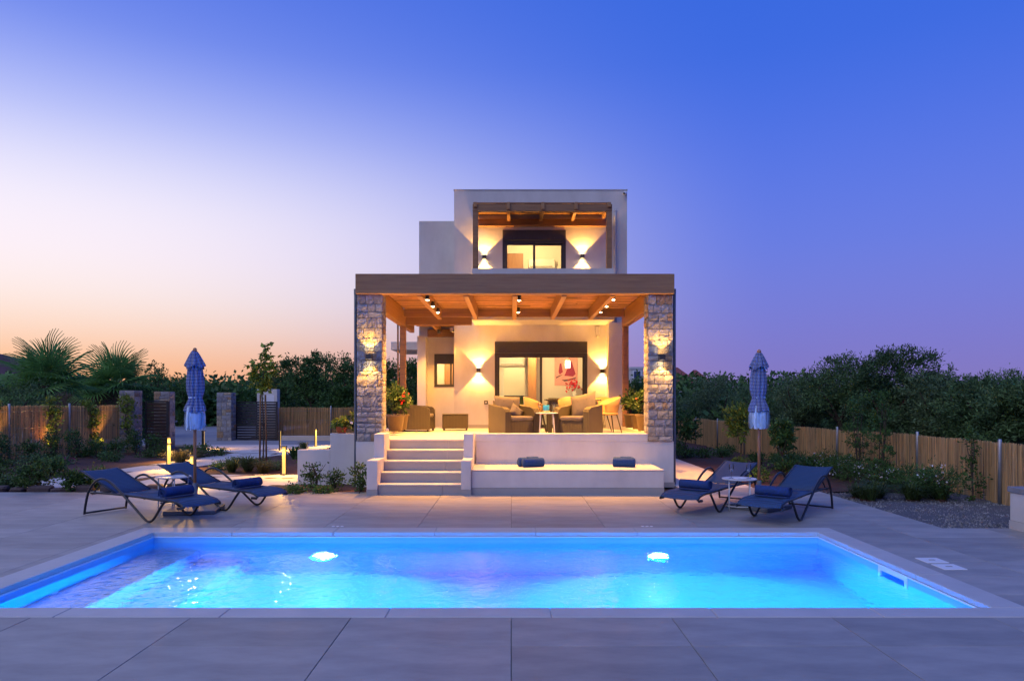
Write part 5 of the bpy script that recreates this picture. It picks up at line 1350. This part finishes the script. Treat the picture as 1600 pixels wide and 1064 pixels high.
for i in range(9):
    X = -7.1 + .28 * i + rnd.uniform(-.1, .1); Y = 16.0 + rnd.uniform(0, 2.2)
    shrub('low plant in the dark island bed around the sapling', X, Y, rnd.uniform(.14, .28), rnd.uniform(.18, .34), mtl=rnd.choice(['leaf_dark', 'leaf_olive']), n=350, L=.04, group='low plants around the sapling')
for i in range(7):
    X = -10.2 + .3 * i; Y = 20.6 + rnd.uniform(-.8, 1.0)
    shrub('low green plant in the bed between the gate and the lit path', X, Y, rnd.uniform(.2, .4), rnd.uniform(.25, .4), mtl='leaf_green', n=500, L=.05, group='plants between gate and path')
# climbers on the left fence
for (lab, X, Y) in (('climbing plant on the left reed fence nearest the picture edge', -13.5, 18.35), ('climbing plant on the left reed fence, second from the picture edge', -12.95, 20.1), ('climbing plant on the left reed fence, third from the picture edge', -12.5, 21.35), ('climbing plant hanging over the stone gate pillar', -11.95, 22.2)):
    o = thing('climbing_plant', lab, 'climber', (X, Y, -.03), 0, 'climbers on the left fence')
    part('stem', 'bark', o, lambda m: m.tube(curve([(0, 0, 0), (.06, .02, .5), (-.05, .02, 1.0), (.04, .02, 1.55)], 5), .012, 6))
    crown('foliage', o, [(0, .02, 1.5, .26, .16, .22), (.05, .0, 1.1, .20, .12, .22), (-.02, .0, .7, .14, .10, .22), (.1, 0, .35, .14, .1, .18)], 620, 60, .06, .085, .06, 'leaf_lime', .5)
# right garden
G = 'dark climbers in front of the right fence'
for (lab, x, Y, top) in (('dark columnar climber before the right fence, left one', 1342, 14.9, 612), ('dark columnar climber before the right fence, right one', 1377, 14.2, 606)):
    X = (x - 799) * Y / F; shrub(lab, X, Y, 1.6 + (625 - top) * Y / F, .24, mtl='leaf_dark', n=2600, L=.05, W=.022, tall=True, group=G, name='climbing_shrub')
for (lab, x, Y, top, r) in (('slim green young tree before the right fence left of the umbrella', 1158, 17.0, 632, .38), ('slim dark young tree before the fence right of the umbrella pole', 1222, 15.5, 655, .26), ('dark bushy young tree beside the side path near the stone column', 1072, 20.0, 640, .40)):
    X = (x - 799) * Y / F; tree(lab, X, Y, 1.66 + (625 - top) * Y / F, r, mtl='leaf_lime' if x == 1158 else 'leaf_dark', n=900, L=.12, W=.05, name='young_tree', low=.35, ncl=40, r0=.02)
shrub('thin climbing vine on the right fence post nearest the counter', 7.5, 11.6, 1.15, .12, mtl='leaf_green', n=500, tall=True, name='climbing_shrub')
shrub('small bush in front of the right fence middle post', 7.3, 14.0, .55, .22, mtl='leaf_dark', n=700)
shrub('grassy lavender clump at the gravel edge by the first near post', 7.05, 11.9, .35, .45, mtl='leaf_green', n=1200, L=.09, W=.012)
G = 'white flowered plants along the right fence'
for i in range(9):
    t = i / 8; X = 7.15 - .9 * abs(t - .3) + rnd.uniform(-.35, .2); Y = 11.7 + 5.4 * t
    shrub('low plant with white flowers along the right reed fence, %s from the counter' % ORD[i], X, Y, rnd.uniform(.32, .6), rnd.uniform(.36, .5), mtl=rnd.choice(['leaf_green', 'leaf_dark']), n=1200, L=.08, W=.014, group=G, flowers='flower_white', nf=40)
G = 'grass tufts at the gravel edge'
for i in range(14):
    X = rnd.uniform(5.7, 7.3); Y = 11.4 + rnd.uniform(-.7, 1.4) * (X - 5.2) / 2 + .3
    tuft('green grass tuft growing at the edge of the gravel', X, Y, rnd.uniform(.18, .34), rnd.uniform(.2, .34), 130, group=G)
G = 'dark low plants beside the right path'
for i in range(16):
    X = rnd.uniform(4.7, 6.6); Y = rnd.uniform(13.4, 21)
    shrub('dark low plant in the soil between side path and right fence', X, Y, rnd.uniform(.18, .42), rnd.uniform(.2, .4), mtl='leaf_dark', n=500, group=G)
# bed edging stones at the left deck edge
M['edge_dark'] = mat('dark_edging_stone', (0.10, 0.07, 0.065), .9, col2=(0.05, 0.035, 0.033), scale=6, bump=0.012, bscale=22)
ed = thing('stone_edging', 'row of dark rough edging stones behind the left deck', 'edging', (-9.5, 12.62, -.03))
for k in range(16):
    w = rnd.uniform(.22, .42)
    MB().cbox(-w / 2, w / 2, -.09, .09, 0, rnd.uniform(.08, .15), .03, .012).build('stone', 'edge_dark', ed, False, (-.2 + k * .40 - 2.2, rnd.uniform(-.03, .03), 0), (0, 0, rnd.uniform(-.15, .15)))
# potted plants
def pot_plant(lab, x, y, z, r, h, mtl, ph, pr, flowers=None, bowl=False, n=700, group='potted plants on the porch'):
    o = thing('potted_plant', lab, 'potted plant', (x, y, z), rnd.uniform(0, 3), group)
    prof = [(r * .6, 0), (r * .85, h * .35), (r, h * .8), (r * 1.02, h), (r * .9, h), (r * .88, h * .85)] if bowl else [(r * .72, 0), (r * .95, h * .88), (r * 1.06, h * .89), (r * 1.06, h), (r * .92, h), (r * .9, h * .9)]
    part('pot', mtl, o, lambda m: m.lathe(prof, 22), True)
    part('soil_fill', 'soil', o, lambda m: m.lathe([(r * .85, h * .88), (r * .5, h * .93)], 14))
    part('stem', 'bark', o, lambda m: [m.tube([(0, 0, h * .9), (rnd.uniform(-.5, .5) * pr, rnd.uniform(-.5, .5) * pr, h + ph * .7)], .007, 5) for _ in range(6)])
    bl = [(rnd.uniform(-.4, .4) * pr, rnd.uniform(-.4, .4) * pr, h + ph * rnd.uniform(.3, .8), pr * .6, pr * .6, ph * .24) for _ in range(5)]
    crown('foliage', o, bl, n, 50, .05, .07, .045, 'leaf_pot' if not bowl else 'leaf_lime')
    if flowers:
        p, _ = clumps(26, bl, 5, .03); v, f = leaf_arrays(p, .055, .055); np_mesh('flower', v, f, flowers, o)['kind'] = 'stuff'
    return o
pot_plant('tall flowering plant in a brown pot just behind the left stone column', -2.42, 14.95, FL + .08, .19, .34, 'pot', .66, .30, 'flower_red')
pot_plant('flowering plant in a brown pot beside the sideways armchair', -2.45, 15.75, FL + .08, .19, .34, 'pot', .75, .28, 'flower_red')
pot_plant('plant in a dark pot farthest back at the left porch edge', -2.72, 16.5, FL + .08, .18, .32, 'pot', .6, .28, None)
pot_plant('red flowering plant in a brown pot nearest the right stone column', 2.80, 15.1, FL + .08, .17, .34, 'pot', .52, .22, 'flower_red')
pot_plant('red flowering plant in a brown pot, middle one at the right porch edge', 2.84, 16.0, FL + .08, .17, .34, 'pot', .48, .22, 'flower_red')
pot_plant('leafy plant in a brown pot at the right porch edge near the timber post', 2.82, 16.9, FL + .08, .16, .32, 'pot', .55, .24, None)
pot_plant('orange red bowl planted with yellow green foliage on the white wall', -3.30, 13.9, .957, .115, .13, 'terracotta', .14, .16, 'flower_white', True, 420)
pot_plant('small green potted plant beside the orange bowl', -3.02, 13.95, .957, .07, .12, 'pot', .24, .13, None, False, 240)

# ================================================================== FAR BUILDINGS, HILL
def far_house(lab, x0, x1, Y, z0, z1, roof=False, wins=(), mtl='far_wall', depth=8):
    o = thing('far_house', lab, 'house', ((x0 + x1) / 2, Y, 0)); w = (x1 - x0) / 2
    part('wall', mtl, o, lambda m: m.box(-w, w, 0, depth, z0, z1))
    if roof: part('roof', 'roof_tile', o, lambda m: m.add([(-w - .5, -.5, z1 + .01), (w + .5, -.5, z1 + .01), (w + .5, depth + .5, z1 + .01), (-w - .5, depth + .5, z1 + .01), (-w * .3, depth * .5, z1 + 1.8), (w * .3, depth * .5, z1 + 1.8)], [(0, 1, 5, 4), (1, 2, 5), (2, 3, 4, 5), (3, 0, 4), (3, 2, 1, 0)]))
    else: part('parapet', mtl, o, lambda m: m.box(-w - .1, w + .1, -.1, depth + .1, z1 + .002, z1 + .25))
    for (a, b, c, d) in wins:
        wn_ = part('window', 'far_window', o, lambda m: m.box(a, b, -.06, -.003, c, d)); part('frame', 'white_plastic', wn_, lambda m: (m.box(a - .12, a, -.09, -.003, c - .1, d + .1), m.box(b, b + .12, -.09, -.003, c - .1, d + .1), m.box(a, b, -.09, -.003, d, d + .1), m.box(a, b, -.09, -.003, c - .1, c)))
    return o
U = 75.0 / F
far_house('far white flat roofed house seen between villa and right column', 187 * U, 206 * U, 75, 0, 1.6 + 48 * U, False, ((-.35, .35, 3.9, 4.6),))
far_house('lower white annexe beside the far flat roofed house', 196 * U, 222 * U, 79, 0, 1.6 + 32 * U, False, ((-.4, .5, 2.6, 3.1),))
far_house('far house with red tiled hip roof right of the right column', 254 * U, 284 * U, 75, 0, 1.6 + 27 * U, True, ((-1.2, -.6, 2.0, 2.8), (.5, 1.1, 2.0, 2.8)))
far_house('far pale block beside the red roofed house', 286 * U, 301 * U, 76, 0, 1.6 + 33 * U, False, ((-.3, .3, 2.6, 3.2),))
far_house('second far house with low red roof at the edge of the olive trees', 301 * U, 318 * U, 77, 0, 1.6 + 24 * U, True, ((-.4, .2, 2.0, 2.6),))
hm = MB(); pr = [(-900, 0), (-640, 26), (-540, 46), (-500, 50), (-470, 44), (-435, 24), (-400, 6), (-360, 0)]
v = []; f = []
for (x, z) in pr: v += [(x, 600, -1), (x + 8, 640, z), (x, 700, z * .9), (x, 800, -1)]
for i in range(len(pr) - 1):
    for k in range(3): q = i * 4 + k; f.append((q, q + 4, q + 5, q + 1))
hm.v = v; hm.f = f
struct(hm.build('hill', 'hill', None, True))
